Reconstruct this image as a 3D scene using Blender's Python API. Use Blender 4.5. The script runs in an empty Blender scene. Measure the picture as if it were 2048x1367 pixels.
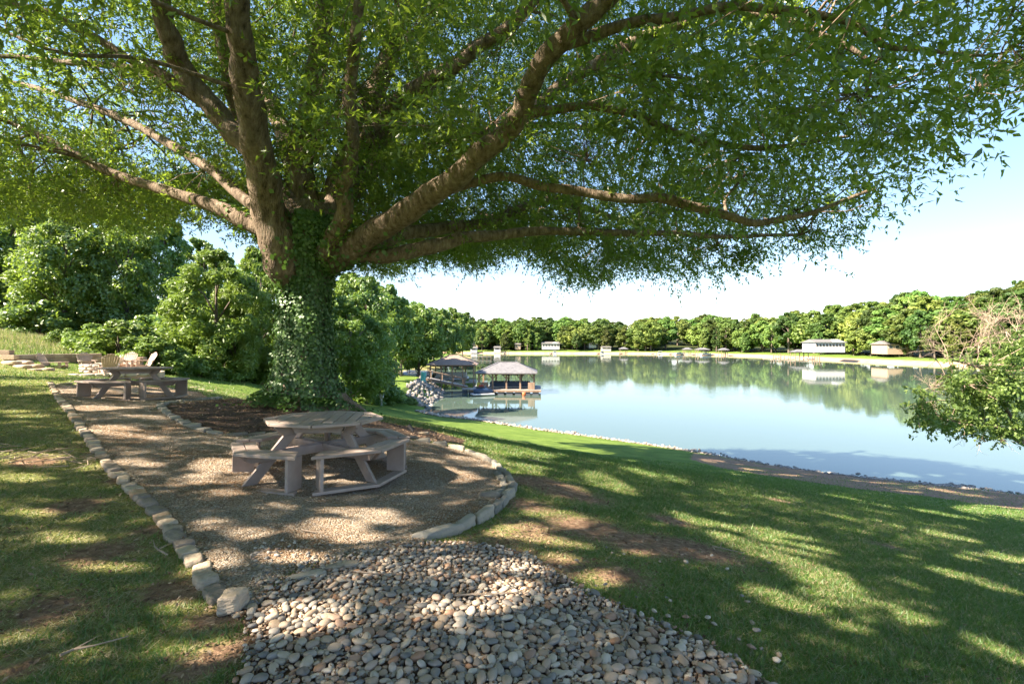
import bpy, math, random
import numpy as np
from mathutils import Vector, Matrix
R = math.radians
sc = bpy.context.scene
C = sc.collection
rng = np.random.default_rng(7)
random.seed(7)

# ------------------------------------------------------------------ camera
F, CX, CY, EYE = 967.0, 1024.0, 685.0, 7.0      # lens in photo pixels, horizon, eye height above the lake
cam = bpy.data.cameras.new('camera')
cam.sensor_width = 36.0
cam.lens = F / 2048 * 36
cam.shift_y = (CY - 683.5) / 2048
cam.clip_start = 0.05
cam.clip_end = 6000
camo = bpy.data.objects.new('camera', cam)
camo.location = (0, 0, EYE)
camo.rotation_euler = (R(90), 0, 0)
C.objects.link(camo)
sc.camera = camo

# ------------------------------------------------------------------ light
SUN_AZ, SUN_EL = -114.0, 40.0                   # clockwise from +Y
world = bpy.data.worlds.new('World')
sc.world = world
world.use_nodes = True
wt = world.node_tree
sky = wt.nodes.new('ShaderNodeTexSky')
sky.sky_type = 'NISHITA'
sky.sun_disc = False
sky.sun_elevation = R(SUN_EL)
sky.sun_rotation = R(SUN_AZ % 360)
sky.air_density = 1.0
sky.dust_density = 0.3
sky.ozone_density = 1.6
sky.altitude = 300
ssat = wt.nodes.new('ShaderNodeMixRGB')             # the photo's sky leans to periwinkle
ssat.blend_type = 'MULTIPLY'
ssat.inputs[0].default_value = 1
ssat.inputs[2].default_value = (1.0, .96, 1.0, 1)
sgam = wt.nodes.new('ShaderNodeGamma')
sgam.inputs['Gamma'].default_value = 0.58
shs = wt.nodes.new('ShaderNodeHueSaturation')
shs.inputs['Saturation'].default_value = 1.45
wt.links.new(sky.outputs[0], sgam.inputs[0])
wt.links.new(sgam.outputs[0], shs.inputs['Color'])
wt.links.new(shs.outputs[0], ssat.inputs[1])
wt.links.new(ssat.outputs[0], wt.nodes['Background'].inputs[0])
wt.nodes['Background'].inputs[1].default_value = 0.12
sl = bpy.data.lights.new('sun', 'SUN')
sl.energy = 4.1
sl.angle = R(0.55)
sl.color = (1.0, 0.86, 0.68)
so = bpy.data.objects.new('sun', sl)
sd = Vector((math.sin(R(SUN_AZ)) * math.cos(R(SUN_EL)), math.cos(R(SUN_AZ)) * math.cos(R(SUN_EL)), math.sin(R(SUN_EL))))
so.rotation_euler = (-sd).to_track_quat('-Z', 'Y').to_euler()
so.location = sd * 60
C.objects.link(so)
sc.view_settings.view_transform = 'Standard'
sc.view_settings.look = 'None'
sc.view_settings.exposure = 2.42
sc.view_settings.gamma = 1.0
sc.render.engine = 'CYCLES'
cy = sc.cycles
cy.max_bounces = 8
cy.diffuse_bounces = 5
cy.glossy_bounces = 3
cy.transmission_bounces = 4
cy.transparent_max_bounces = 4
cy.caustics_reflective = False
cy.caustics_refractive = False
cy.use_denoising = True
cy.use_adaptive_sampling = True
cy.adaptive_threshold = 0.02

# ------------------------------------------------------------------ materials
def _new(name):
    m = bpy.data.materials.new(name)
    m.use_nodes = True
    nt = m.node_tree
    return m, nt, nt.nodes, nt.links, nt.nodes['Principled BSDF']

def ramp(nt, stops):
    r = nt.nodes.new('ShaderNodeValToRGB')
    e = r.color_ramp.elements
    e[0].position, e[0].color = stops[0][0], (*stops[0][1], 1)
    e[1].position, e[1].color = stops[-1][0], (*stops[-1][1], 1)
    for p, c in stops[1:-1]:
        x = e.new(p)
        x.color = (*c, 1)
    return r

def nmat(name, stops, scale=6.0, rough=0.75, bump=0.3, dist=0.01, stretch=(1, 1, 1), fine=5.0, spec=0.3, metal=0.0, objrand=0.0):
    m, nt, N, L, P = _new(name)
    tc = N.new('ShaderNodeTexCoord')
    mp = N.new('ShaderNodeMapping')
    mp.inputs['Scale'].default_value = stretch
    L.new(tc.outputs['Object'], mp.inputs[0])
    a = N.new('ShaderNodeTexNoise')
    a.inputs['Scale'].default_value = scale
    a.inputs['Detail'].default_value = 6
    a.inputs['Roughness'].default_value = 0.65
    L.new(mp.outputs[0], a.inputs['Vector'])
    r = ramp(nt, stops)
    if objrand:
        oi = N.new('ShaderNodeObjectInfo')
        mm = N.new('ShaderNodeMath')
        mm.operation = 'MULTIPLY_ADD'
        mm.inputs[1].default_value = objrand
        L.new(oi.outputs['Random'], mm.inputs[0])
        m2 = N.new('ShaderNodeMath')
        m2.operation = 'SUBTRACT'
        m2.inputs[1].default_value = objrand / 2
        L.new(a.outputs['Fac'], m2.inputs[0])
        L.new(m2.outputs[0], mm.inputs[2])
        L.new(mm.outputs[0], r.inputs[0])
    else:
        L.new(a.outputs['Fac'], r.inputs[0])
    L.new(r.outputs[0], P.inputs['Base Color'])
    P.inputs['Roughness'].default_value = rough
    P.inputs['Specular IOR Level'].default_value = spec
    P.inputs['Metallic'].default_value = metal
    if bump:
        b2 = N.new('ShaderNodeTexNoise')
        b2.inputs['Scale'].default_value = scale * fine
        b2.inputs['Detail'].default_value = 5
        L.new(mp.outputs[0], b2.inputs['Vector'])
        b = N.new('ShaderNodeBump')
        b.inputs['Strength'].default_value = bump
        b.inputs['Distance'].default_value = dist
        L.new(b2.outputs['Fac'], b.inputs['Height'])
        L.new(b.outputs[0], P.inputs['Normal'])
    return m

def attmat(name, stops, rough=0.8, spec=0.3, bump=0.0, scale=40, attr='rnd', obj=False):
    """colour picked per piece: a random number per face island, or per object"""
    m, nt, N, L, P = _new(name)
    if obj:
        a = N.new('ShaderNodeObjectInfo')
        src = a.outputs['Random']
    else:
        a = N.new('ShaderNodeAttribute')
        a.attribute_name = attr
        src = a.outputs['Fac']
    r = ramp(nt, stops)
    L.new(src, r.inputs[0])
    tc = N.new('ShaderNodeTexCoord')
    nz = N.new('ShaderNodeTexNoise')
    nz.inputs['Scale'].default_value = scale
    nz.inputs['Detail'].default_value = 4
    L.new(tc.outputs['Object'], nz.inputs['Vector'])
    hs = N.new('ShaderNodeHueSaturation')
    mr = N.new('ShaderNodeMapRange')
    mr.inputs['To Min'].default_value = 0.6
    mr.inputs['To Max'].default_value = 1.4
    L.new(nz.outputs['Fac'], mr.inputs[0])
    L.new(mr.outputs[0], hs.inputs['Value'])
    L.new(r.outputs[0], hs.inputs['Color'])
    L.new(hs.outputs[0], P.inputs['Base Color'])
    P.inputs['Roughness'].default_value = rough
    P.inputs['Specular IOR Level'].default_value = spec
    if bump:
        b = N.new('ShaderNodeBump')
        b.inputs['Strength'].default_value = bump
        b.inputs['Distance'].default_value = 0.01
        L.new(nz.outputs['Fac'], b.inputs['Height'])
        L.new(b.outputs[0], P.inputs['Normal'])
    return m

def leafmat(name, stops, trans=(0.20, 0.34, 0.02), tw=0.4, gloss=0.08, rough=0.4, objvar=0.0):
    m, nt, N, L, P = _new(name)
    N.remove(P)
    out = [n for n in N if n.type == 'OUTPUT_MATERIAL'][0]
    a = N.new('ShaderNodeAttribute')
    a.attribute_name = 'rnd'
    r = ramp(nt, stops)
    L.new(a.outputs['Fac'], r.inputs[0])
    col = r.outputs[0]
    tmix = N.new('ShaderNodeMixRGB')
    tmix.inputs[0].default_value = 0.35
    tmix.inputs[1].default_value = (*trans, 1)
    if objvar:
        oi = N.new('ShaderNodeObjectInfo')
        hs = N.new('ShaderNodeHueSaturation')
        for sock, lo, hi in (('Hue', 0.5 - 0.035 * objvar, 0.5 + 0.03 * objvar), ('Value', 1 - 0.45 * objvar, 1 + 0.45 * objvar)):
            mr = N.new('ShaderNodeMapRange')
            mr.inputs['To Min'].default_value = lo
            mr.inputs['To Max'].default_value = hi
            if sock == 'Value':
                w = N.new('ShaderNodeMath')
                w.operation = 'FRACT'
                w2 = N.new('ShaderNodeMath')
                w2.operation = 'MULTIPLY'
                w2.inputs[1].default_value = 7.31
                L.new(oi.outputs['Random'], w2.inputs[0])
                L.new(w2.outputs[0], w.inputs[0])
                L.new(w.outputs[0], mr.inputs[0])
            else:
                L.new(oi.outputs['Random'], mr.inputs[0])
            L.new(mr.outputs[0], hs.inputs[sock])
        L.new(col, hs.inputs['Color'])
        col = hs.outputs[0]
    L.new(col, tmix.inputs[2])
    d = N.new('ShaderNodeBsdfDiffuse')
    t = N.new('ShaderNodeBsdfTranslucent')
    g = N.new('ShaderNodeBsdfGlossy')
    g.inputs['Roughness'].default_value = rough
    g.inputs['Color'].default_value = (0.8, 0.85, 0.8, 1)
    L.new(col, d.inputs[0])
    L.new(tmix.outputs[0], t.inputs[0])
    m1 = N.new('ShaderNodeMixShader')
    m1.inputs[0].default_value = tw
    L.new(d.outputs[0], m1.inputs[1])
    L.new(t.outputs[0], m1.inputs[2])
    m2 = N.new('ShaderNodeMixShader')
    m2.inputs[0].default_value = gloss
    L.new(m1.outputs[0], m2.inputs[1])
    L.new(g.outputs[0], m2.inputs[2])
    L.new(m2.outputs[0], out.inputs['Surface'])
    return m

def flat(name, c, rough=0.6, v=0.15, spec=0.4, metal=0.0, scale=8):
    lo = tuple(x * (1 - v) for x in c)
    hi = tuple(min(1, x * (1 + v)) for x in c)
    return nmat(name, [(0.3, lo), (0.7, hi)], scale, rough, 0.12, 0.003, spec=spec, metal=metal)

M = {}
M['oak_leaf'] = leafmat('oak_leaf', [(0, (.045, .10, .014)), (.5, (.075, .145, .020)), (.85, (.12, .20, .028)), (1, (.19, .27, .04))], (.43, .60, .05), .56, .09, .38)
M['ivy_leaf'] = leafmat('ivy_leaf', [(0, (.055, .12, .035)), (.6, (.09, .18, .045)), (1, (.15, .26, .06))], (.16, .30, .03), .25, .06, .45)
M['wood_leaf'] = leafmat('wood_leaf', [(0, (.07, .14, .03)), (.5, (.13, .225, .042)), (1, (.22, .31, .065))], (.38, .54, .06), .45, .07, .45, .5)
M['bright_leaf'] = leafmat('bright_leaf', [(0, (.10, .18, .03)), (.5, (.145, .235, .038)), (1, (.20, .28, .055))], (.30, .44, .05), .4, .05, .5, .3)
M['far_leaf'] = leafmat('far_leaf', [(0, (.075, .13, .03)), (.5, (.135, .21, .042)), (1, (.21, .27, .06))], (.26, .38, .05), .3, .03, .6, 1.25)
M['bark'] = nmat('bark', [(.3, (.06, .042, .03)), (.43, (.16, .118, .085)), (.58, (.25, .19, .14)), (.75, (.36, .31, .25))], 9, .9, 1.0, .05, (1, 1, .28), 3)
M['bark_far'] = nmat('bark_far', [(.3, (.10, .075, .06)), (.7, (.22, .18, .15))], 4, .9, .3, .03, (1, 1, .3))
M['poly'] = nmat('recycled_plastic_board', [(.25, (.29, .228, .198)), (.75, (.40, .322, .285))], 5, .55, .25, .003, (1, 1, 1), 12, .4, objrand=.35)
M['adiron'] = nmat('weathered_chair_board', [(.3, (.36, .27, .21)), (.7, (.48, .37, .30))], 6, .65, .2, .003)
M['stone'] = nmat('edging_sandstone', [(.2, (.24, .20, .165)), (.4, (.38, .31, .235)), (.6, (.50, .41, .31)), (.85, (.46, .29, .17))], 7, .85, .7, .02, (1, 1, 2.2), 4, objrand=.75)
M['bluestone'] = nmat('edging_greystone', [(.25, (.20, .19, .17)), (.5, (.30, .28, .24)), (.8, (.40, .35, .28))], 6, .85, .6, .02, (1, 1, 2), 4, objrand=.5)
M['wallblock'] = nmat('wall_block', [(.25, (.34, .25, .19)), (.75, (.50, .39, .29))], 5, .9, .6, .02, objrand=.5)
M['palestone'] = nmat('pale_stone', [(.25, (.42, .38, .34)), (.75, (.62, .56, .49))], 5, .9, .5, .02, objrand=.5)
PEB = [(0, (.15, .14, .13)), (.15, (.23, .215, .20)), (.34, (.34, .30, .255)), (.52, (.34, .25, .175)), (.7, (.44, .37, .29)), (.84, (.56, .49, .41)), (.93, (.36, .20, .12)), (1, (.22, .20, .18))]
M['pebble'] = attmat('river_pebble', PEB, .6, .35, .25, 30)
M['pebble_o'] = attmat('river_pebble_single', PEB, .6, .35, .25, 30, obj=True)
M['grit'] = attmat('pea_gravel_stone', [(0, (.18, .125, .08)), (.3, (.30, .22, .145)), (.6, (.38, .31, .235)), (.8, (.27, .245, .215)), (1, (.50, .44, .37))], .8)
M['riprap'] = attmat('riprap_rock', [(0, (.13, .12, .11)), (.5, (.24, .22, .20)), (1, (.36, .33, .30))], .9, .3, .4, 6, obj=True)
M['shorerock'] = attmat('shore_rock', [(0, (.22, .18, .15)), (.5, (.40, .34, .28)), (1, (.56, .50, .43))], .9, .3, .3, 6)
M['grass'] = leafmat('grass_blade', [(0, (.06, .125, .03)), (.4, (.10, .19, .04)), (.62, (.15, .25, .055)), (.7, (.28, .25, .12)), (1, (.48, .39, .25))], (.22, .36, .05), .35, .05, .5)
M['litter'] = attmat('dead_leaf', [(0, (.09, .055, .035)), (.5, (.18, .11, .065)), (.8, (.29, .19, .12)), (1, (.42, .32, .22))], .85)
M['twig'] = nmat('twig_bark', [(.3, (.24, .18, .13)), (.7, (.40, .32, .25))], 20, .9, .2)
M['deadtwig'] = nmat('bare_twig', [(.3, (.40, .30, .23)), (.7, (.55, .43, .34))], 20, .9, .2)
M['roof_brown'] = nmat('brown_shingle', [(.3, (.22, .16, .13)), (.7, (.30, .23, .19))], 3, .85, .4, .01)
M['roof_grey'] = nmat('grey_shingle', [(.3, (.11, .11, .12)), (.7, (.22, .215, .22))], 3, .8, .4, .01)
M['dockwood'] = nmat('dock_timber', [(.3, (.20, .13, .09)), (.7, (.34, .24, .17))], 3, .85, .3, .01, (1, 1, .3))
M['deck'] = nmat('deck_boards', [(.3, (.28, .26, .24)), (.7, (.42, .39, .36))], 4, .85, .3, .01, (1, 8, 1))
M['float'] = flat('dock_float', (.07, .08, .10), .6)
M['white'] = flat('white_paint', (.52, .52, .51), .5, .08)
M['navy'] = flat('dark_blue_vinyl', (.03, .06, .12), .5)
M['black'] = flat('black_plastic', (.025, .025, .028), .45)
M['alu'] = flat('aluminium', (.55, .56, .58), .35, .1, .5, .6)
M['teal'] = flat('teal_plastic', (.10, .42, .38), .45)
M['red'] = flat('red_paint', (.45, .06, .04), .5)
M['yellow'] = flat('yellow_plastic', (.6, .5, .08), .5)
M['glass'] = flat('dark_window', (.05, .06, .07), .1, .1, .6)
M['brick'] = nmat('tan_siding', [(.3, (.34, .24, .18)), (.7, (.46, .34, .26))], 2, .85, .2)
M['roofdark'] = nmat('dark_roof', [(.3, (.13, .125, .12)), (.7, (.20, .19, .18))], 2, .85, .2)

# ------------------------------------------------------------------ mesh helpers
def mk(name, V, Fc, mat=None, parent=None, rnd=None, smooth=False, link=True):
    """V (n,3), Fc (m,k) arrays -> one mesh object"""
    V = np.ascontiguousarray(V, dtype=np.float32)
    Fc = np.ascontiguousarray(Fc, dtype=np.int32)
    me = bpy.data.meshes.new(name)
    k = Fc.shape[1]
    me.vertices.add(len(V))
    me.vertices.foreach_set('co', V.ravel())
    me.loops.add(Fc.size)
    me.loops.foreach_set('vertex_index', Fc.ravel())
    me.polygons.add(len(Fc))
    me.polygons.foreach_set('loop_start', np.arange(0, Fc.size, k, dtype=np.int32))
    me.polygons.foreach_set('loop_total', np.full(len(Fc), k, dtype=np.int32))
    me.update(calc_edges=True)
    me.validate()
    if rnd is not None:
        at = me.attributes.new('rnd', 'FLOAT', 'FACE')
        at.data.foreach_set('value', np.ascontiguousarray(rnd, dtype=np.float32))
    if smooth:
        me.polygons.foreach_set('use_smooth', np.ones(len(Fc), dtype=bool))
    if mat:
        me.materials.append(mat)
    if not link:
        return me
    o = bpy.data.objects.new(name, me)
    C.objects.link(o)
    if parent:
        o.parent = parent
    return o

def ob(name, me, parent=None, loc=(0, 0, 0), rot=(0, 0, 0), scale=(1, 1, 1)):
    o = bpy.data.objects.new(name, me)
    C.objects.link(o)
    o.location, o.rotation_euler, o.scale = loc, rot, scale
    if parent:
        o.parent = parent
    return o

def tag(o, label=None, cat=None, group=None, kind=None):
    if label: o['label'] = label
    if cat: o['category'] = cat
    if group: o['group'] = group
    if kind: o['kind'] = kind
    return o

def empty(name, loc=(0, 0, 0), rz=0.0):
    o = bpy.data.objects.new(name, None)
    C.objects.link(o)
    o.location = loc
    o.rotation_euler = (0, 0, rz)
    o.empty_display_size = 0.2
    return o

def copy_tree(o, parent=None):
    c = o.copy()
    C.objects.link(c)
    c.parent = parent
    for ch in list(o.children):
        copy_tree(ch, c)
    return c

class MB:
    def __init__(s):
        s.v, s.f = [], []
    def add(s, vs, fs):
        b = len(s.v)
        s.v += [tuple(v) for v in vs]
        s.f += [tuple(b + i for i in f) for f in fs]
        return s
    def box(s, c, d, rz=0.0, rx=0.0, ry=0.0):
        m = Matrix.Rotation(rz, 3, 'Z') @ Matrix.Rotation(ry, 3, 'Y') @ Matrix.Rotation(rx, 3, 'X')
        vs = []
        for x in (-.5, .5):
            for y in (-.5, .5):
                for z in (-.5, .5):
                    vs.append(Vector(c) + m @ Vector((x * d[0], y * d[1], z * d[2])))
        return s.add(vs, [(0, 1, 3, 2), (4, 6, 7, 5), (0, 4, 5, 1), (2, 3, 7, 6), (0, 2, 6, 4), (1, 5, 7, 3)])
    def prism(s, poly, z0, z1, mat=None):
        """extrude a 2-D polygon (x,y) from z0 to z1, or through matrix mat"""
        n = len(poly)
        vs = [Vector((p[0], p[1], z0)) for p in poly] + [Vector((p[0], p[1], z1)) for p in poly]
        if mat: vs = [mat @ v for v in vs]
        fs = [tuple(range(n - 1, -1, -1)), tuple(range(n, 2 * n))] + [(i, (i + 1) % n, n + (i + 1) % n, n + i) for i in range(n)]
        return s.add(vs, fs)
    def bar(s, a, b, w, h, up=(0, 0, 1)):
        a, b = Vector(a), Vector(b)
        d = (b - a).normalized()
        u = Vector(up)
        if abs(d.dot(u)) > .98: u = Vector((0, 1, 0))
        sx = d.cross(u).normalized()
        uz = sx.cross(d).normalized()
        vs = []
        for p in (a, b):
            for i, j in ((-1, -1), (1, -1), (1, 1), (-1, 1)):
                vs.append(p + sx * i * w / 2 + uz * j * h / 2)
        return s.add(vs, [(0, 3, 2, 1), (4, 5, 6, 7), (0, 1, 5, 4), (1, 2, 6, 5), (2, 3, 7, 6), (3, 0, 4, 7)])
    def tube(s, pts, rad, n=8):
        v, f = tube_arr(np.array(pts, float), np.array(rad, float) if hasattr(rad, '__len__') else np.full(len(pts), float(rad)), n)
        s.add(v.tolist(), f.tolist())
        b = len(s.v) - len(v)
        s.f.append(tuple(b + i for i in range(n - 1, -1, -1)))
        s.f.append(tuple(b + len(v) - n + i for i in range(n)))
        return s
    def mesh(s, name, mat, smooth=False, bevel=0.0):
        me = bpy.data.meshes.new(name)
        me.from_pydata(s.v, [], s.f)
        if bevel:
            import bmesh
            bm = bmesh.new()
            bm.from_mesh(me)
            bmesh.ops.bevel(bm, geom=list(bm.edges), offset=bevel, segments=1, affect='EDGES')
            bm.to_mesh(me)
            bm.free()
        if mat: me.materials.append(mat)
        if smooth:
            for p in me.polygons: p.use_smooth = True
        return me
    def build(s, name, mat, parent=None, smooth=False, bevel=0.0, loc=(0, 0, 0)):
        return ob(name, s.mesh(name, mat, smooth, bevel), parent, loc)

def tube_arr(P, rad, n=8):
    m = len(P)
    T = np.gradient(P, axis=0)
    T /= np.linalg.norm(T, axis=1, keepdims=True) + 1e-9
    ref = np.array([0.0, 0, 1]) if abs(T[:, 2]).mean() < .9 else np.array([1.0, 0, 0])
    A = np.cross(T, ref)
    A /= np.linalg.norm(A, axis=1, keepdims=True) + 1e-9
    B = np.cross(T, A)
    an = np.arange(n) / n * 2 * np.pi
    V = P[:, None] + rad[:, None, None] * (A[:, None] * np.cos(an)[None, :, None] + B[:, None] * np.sin(an)[None, :, None])
    i = np.arange(m - 1)[:, None] * n
    j = np.arange(n)[None]
    q = np.stack([i + j, i + (j + 1) % n, i + n + (j + 1) % n, i + n + j], -1).reshape(-1, 4)
    return V.reshape(-1, 3), q

def smooth_path(pts, n):
    """Catmull-Rom through pts (k,d) -> (n,d)"""
    pts = np.array(pts, float)
    k = len(pts)
    t = np.linspace(0, k - 1 - 1e-6, n)
    i = t.astype(int)
    u = (t - i)[:, None]
    p0, p1, p2, p3 = (pts[np.clip(i + d, 0, k - 1)] for d in (-1, 0, 1, 2))
    return .5 * (2 * p1 + (p2 - p0) * u + (2 * p0 - 5 * p1 + 4 * p2 - p3) * u ** 2 + (3 * p1 - p0 - 3 * p2 + p3) * u ** 3)

def unit(v):
    return v / (np.linalg.norm(v, axis=-1, keepdims=True) + 1e-9)

def ico(sub):
    import bmesh
    bm = bmesh.new()
    bmesh.ops.create_icosphere(bm, subdivisions=sub, radius=1)
    V = np.array([v.co[:] for v in bm.verts])
    Fc = np.array([[v.index for v in f.verts] for f in bm.faces])
    bm.free()
    return V, Fc

def inpoly(x, y, poly):
    r = np.zeros(x.shape, bool)
    p = np.array(poly)
    j = len(p) - 1
    for i in range(len(p)):
        c = ((p[i, 1] > y) != (p[j, 1] > y)) & (x < (p[j, 0] - p[i, 0]) * (y - p[i, 1]) / (p[j, 1] - p[i, 1] + 1e-12) + p[i, 0])
        r ^= c
        j = i
    return r

def polydist(x, y, poly, closed=True):
    p = np.array(poly, float)
    q = np.roll(p, -1, 0)
    if not closed: p, q = p[:-1], q[:-1]
    d = np.full(x.shape, 1e9)
    for a, b in zip(p, q):
        ab = b - a
        t = np.clip(((x - a[0]) * ab[0] + (y - a[1]) * ab[1]) / (ab @ ab + 1e-9), 0, 1)
        d = np.minimum(d, np.hypot(x - a[0] - t * ab[0], y - a[1] - t * ab[1]))
    return d

# ------------------------------------------------------------------ terrain height
LAKE = [(36, -60), (35, 0), (28, 12), (23.5, 22.2), (19.6, 24.4), (15.9, 26.8), (12, 30.8), (6.5, 35.6), (1.07, 39.8), (-3.3, 43.7), (-6.9, 46), (-8.5, 48.5),
        (-9.4, 52), (-9.6, 56), (-9.3, 61), (-9.8, 66), (-10.4, 71), (-12.5, 75), (-15, 79), (-20.5, 85), (-23, 94), (-22, 110), (-19, 135), (-18, 180), (-19, 230), (-24, 262),
        (-60, 285), (-62, 318), (-20, 312), (30, 308), (80, 303), (108, 275), (122, 250), (125, 215), (127, 183), (131, 157), (141, 135), (165, 110), (200, 60), (220, -60)]
CTRL = np.array([(0, 0, 5.32), (-5, 0, 5.45), (5, 0, 4.85), (10, 0, 4.0), (-10, 0, 5.95), (0, -10, 5.6), (-15, -10, 6.6), (12, -10, 4.4), (26, -8, 1.6),
    (-2.7, 6.8, 5.15), (-5.1, 12, 5.42), (-8.9, 11.5, 5.58), (-12, 8, 6.0), (-6, 5, 5.5), (-17, 20, 5.62), (-13, 18, 5.45), (-26.5, 25, 7.45), (-23, 24, 6.7), (-20, 14, 6.3), (-28, 16, 7.8), (-22, 4, 7.2), (-30, 0, 8.6),
    (-15.2, 28, 4.5), (-11, 20, 4.6), (-8, 17, 4.7), (-4, 18, 4.1), (-1.2, 11.4, 4.6), (-2.15, 13, 4.65), (-2.2, 10.7, 4.9), (.04, 7, 4.9), (-.92, 4.6, 5.12), (-.23, 5.75, 5.0),
    (4, 7, 4.15), (10, 10, 2.95), (15, 15, 1.6), (5, 20, 2.0), (0, 28, 1.35), (5, 28, .95), (-5, 30, 1.9), (-9, 40, 1.1), (2, 3, 5.05), (6, 14, 3.1), (18, 6, 2.1), (22, 14, 1.0),
    (35, 0, 0), (28, 12, 0), (23.5, 22.2, 0), (19.6, 24.4, 0), (15.9, 26.8, 0), (12, 30.8, 0), (6.5, 35.6, 0), (1.07, 39.8, 0), (-3.3, 43.7, 0), (-6.9, 46, 0), (-8.5, 48.5, 0),
    (7, 45, -1.5), (20, 36, -1.5), (34, 22, -1.5), (0, 50, -1.5), (-15, 40, 2.4), (-12.7, 46, 1.0), (-25, 40, 5), (-36, 35, 7.9), (-36, 52, 7), (-40, 20, 8.4), (-22, 55, 3), (-18, 49, 1.9)])
def _U(r2):
    return np.where(r2 > 1e-12, r2 * np.log(r2 + 1e-12), 0)
_n = len(CTRL)
_K = _U(((CTRL[:, None, :2] - CTRL[None, :, :2]) ** 2).sum(-1)) + np.eye(_n) * .5
_P = np.c_[np.ones(_n), CTRL[:, :2]]
_S = np.linalg.solve(np.block([[_K, _P], [_P.T, np.zeros((3, 3))]]), np.r_[CTRL[:, 2], 0, 0, 0])

def hh(x, y):
    x = np.asarray(x, float); y = np.asarray(y, float)
    shp = np.broadcast(x, y).shape
    x = np.broadcast_to(x, shp).ravel(); y = np.broadcast_to(y, shp).ravel()
    out = np.empty(x.size)
    for s in range(0, x.size, 40000):
        a, b = x[s:s + 40000], y[s:s + 40000]
        near = np.clip((62 - np.hypot(a + 2, b - 14)) / 22, 0, 1)
        near = near * near * (3 - 2 * near)
        h = np.zeros(a.size)
        m = near > 0
        if m.any():
            am, bm_ = a[m], b[m]
            h[m] = _U((am[:, None] - CTRL[None, :, 0]) ** 2 + (bm_[:, None] - CTRL[None, :, 1]) ** 2) @ _S[:_n] + _S[_n] + _S[_n + 1] * am + _S[_n + 2] * bm_
        far = near < 1
        g = np.zeros(a.size)
        if far.any():
            af, bf = a[far], b[far]
            d = polydist(af, bf, LAKE) * np.where(inpoly(af, bf, LAKE), -1, 1)
            hill = 1 + .35 * np.sin(af * .021 + 1) + .3 * np.sin(bf * .017)
            g[far] = np.where(d < 0, np.maximum(d * .25, -2), np.minimum(d * .22, 1.3) + np.clip(d - 6, 0, 150) * .055 * hill)
        hv_ = np.clip(h, -2, 14) * near + g * (1 - near)
        mb = (a < -7) & (a > -60) & (b > 49) & (b < 100)                 # the steep bank beyond the cove
        if mb.any():
            db = polydist(a[mb], b[mb], LAKE) * np.where(inpoly(a[mb], b[mb], LAKE), -1, 1)
            wy = np.clip((b[mb] - 49) / 4, 0, 1) * np.clip((100 - b[mb]) / 15, 0, 1)
            tgt = np.where(db < 0, db * .5, np.minimum(db * .7, 1.8 + .04 * db))
            hv_[mb] = hv_[mb] * (1 - wy) + tgt * wy
        out[s:s + 40000] = hv_
    return out.reshape(shp)

_Y = np.geomspace(1.2, 700, 1600)
def P(u, v):
    """the ground point seen at photo pixel (u, v)"""
    x = (u - CX) / F * _Y
    z = EYE - (v - CY) / F * _Y
    h = np.maximum(hh(x, _Y), 0)
    i = np.argmax(h >= z)
    if h[i] < z[i]: i = len(_Y) - 1
    i = max(i, 1)
    a0, a1 = z[i - 1] - h[i - 1], z[i] - h[i]
    t = a0 / (a0 - a1 + 1e-9)
    y = _Y[i - 1] + t * (_Y[i] - _Y[i - 1])
    return np.array([(u - CX) / F * y, y, float(h[i - 1] + t * (h[i] - h[i - 1]))])
def PP(lst):
    return [tuple(P(u, v)[:2]) for u, v in lst]
def at(u, v, Y):
    return np.array([(u - CX) / F * Y, Y, EYE - (v - CY) / F * Y])

def vnoise(x, y, s, seed=0):
    x = np.asarray(x) / s; y = np.asarray(y) / s
    xi, yi = np.floor(x).astype(int), np.floor(y).astype(int)
    fx, fy = x - xi, y - yi
    fx, fy = fx * fx * (3 - 2 * fx), fy * fy * (3 - 2 * fy)
    def hsh(i, j):
        n = (i * 374761393 + j * 668265263 + seed * 1442695041) & 0x7fffffff
        n = ((n ^ (n >> 13)) * 1274126177) & 0x7fffffff
        return (n & 0xffff) / 65535.0
    return (hsh(xi, yi) * (1 - fx) + hsh(xi + 1, yi) * fx) * (1 - fy) + (hsh(xi, yi + 1) * (1 - fx) + hsh(xi + 1, yi + 1) * fx) * fy
def fnoise(x, y, s, seed=0):
    return .55 * vnoise(x, y, s, seed) + .3 * vnoise(x, y, s / 2.3, seed + 1) + .15 * vnoise(x, y, s / 5.1, seed + 2)

GRAVEL = PP([(102, 770), (120, 800), (150, 840), (180, 880), (205, 912), (226, 942), (252, 967), (290, 1003), (316, 1026), (336, 1052), (352, 1080), (372, 1103), (396, 1133), (412, 1163), (432, 1192), (470, 1215),
    (520, 1200), (560, 1160), (620, 1135), (720, 1110), (830, 1090), (870, 1077), (930, 1057), (982, 1035), (1016, 1004), (1026, 976), (1006, 946), (978, 925), (930, 905), (880, 891), (830, 882), (760, 876), (660, 872), (540, 873), (480, 874), (430, 870), (380, 857), (350, 841), (322, 822), (332, 812), (400, 806), (440, 802), (400, 785), (350, 778), (165, 771)])
MULCH = PP([(326, 815), (352, 838), (384, 853), (434, 866), (540, 871), (660, 870), (760, 874), (830, 880), (925, 889), (930, 880), (860, 860), (790, 848), (740, 838), (700, 822), (660, 806), (520, 800), (470, 797), (440, 800), (398, 803), (332, 810)])
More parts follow.
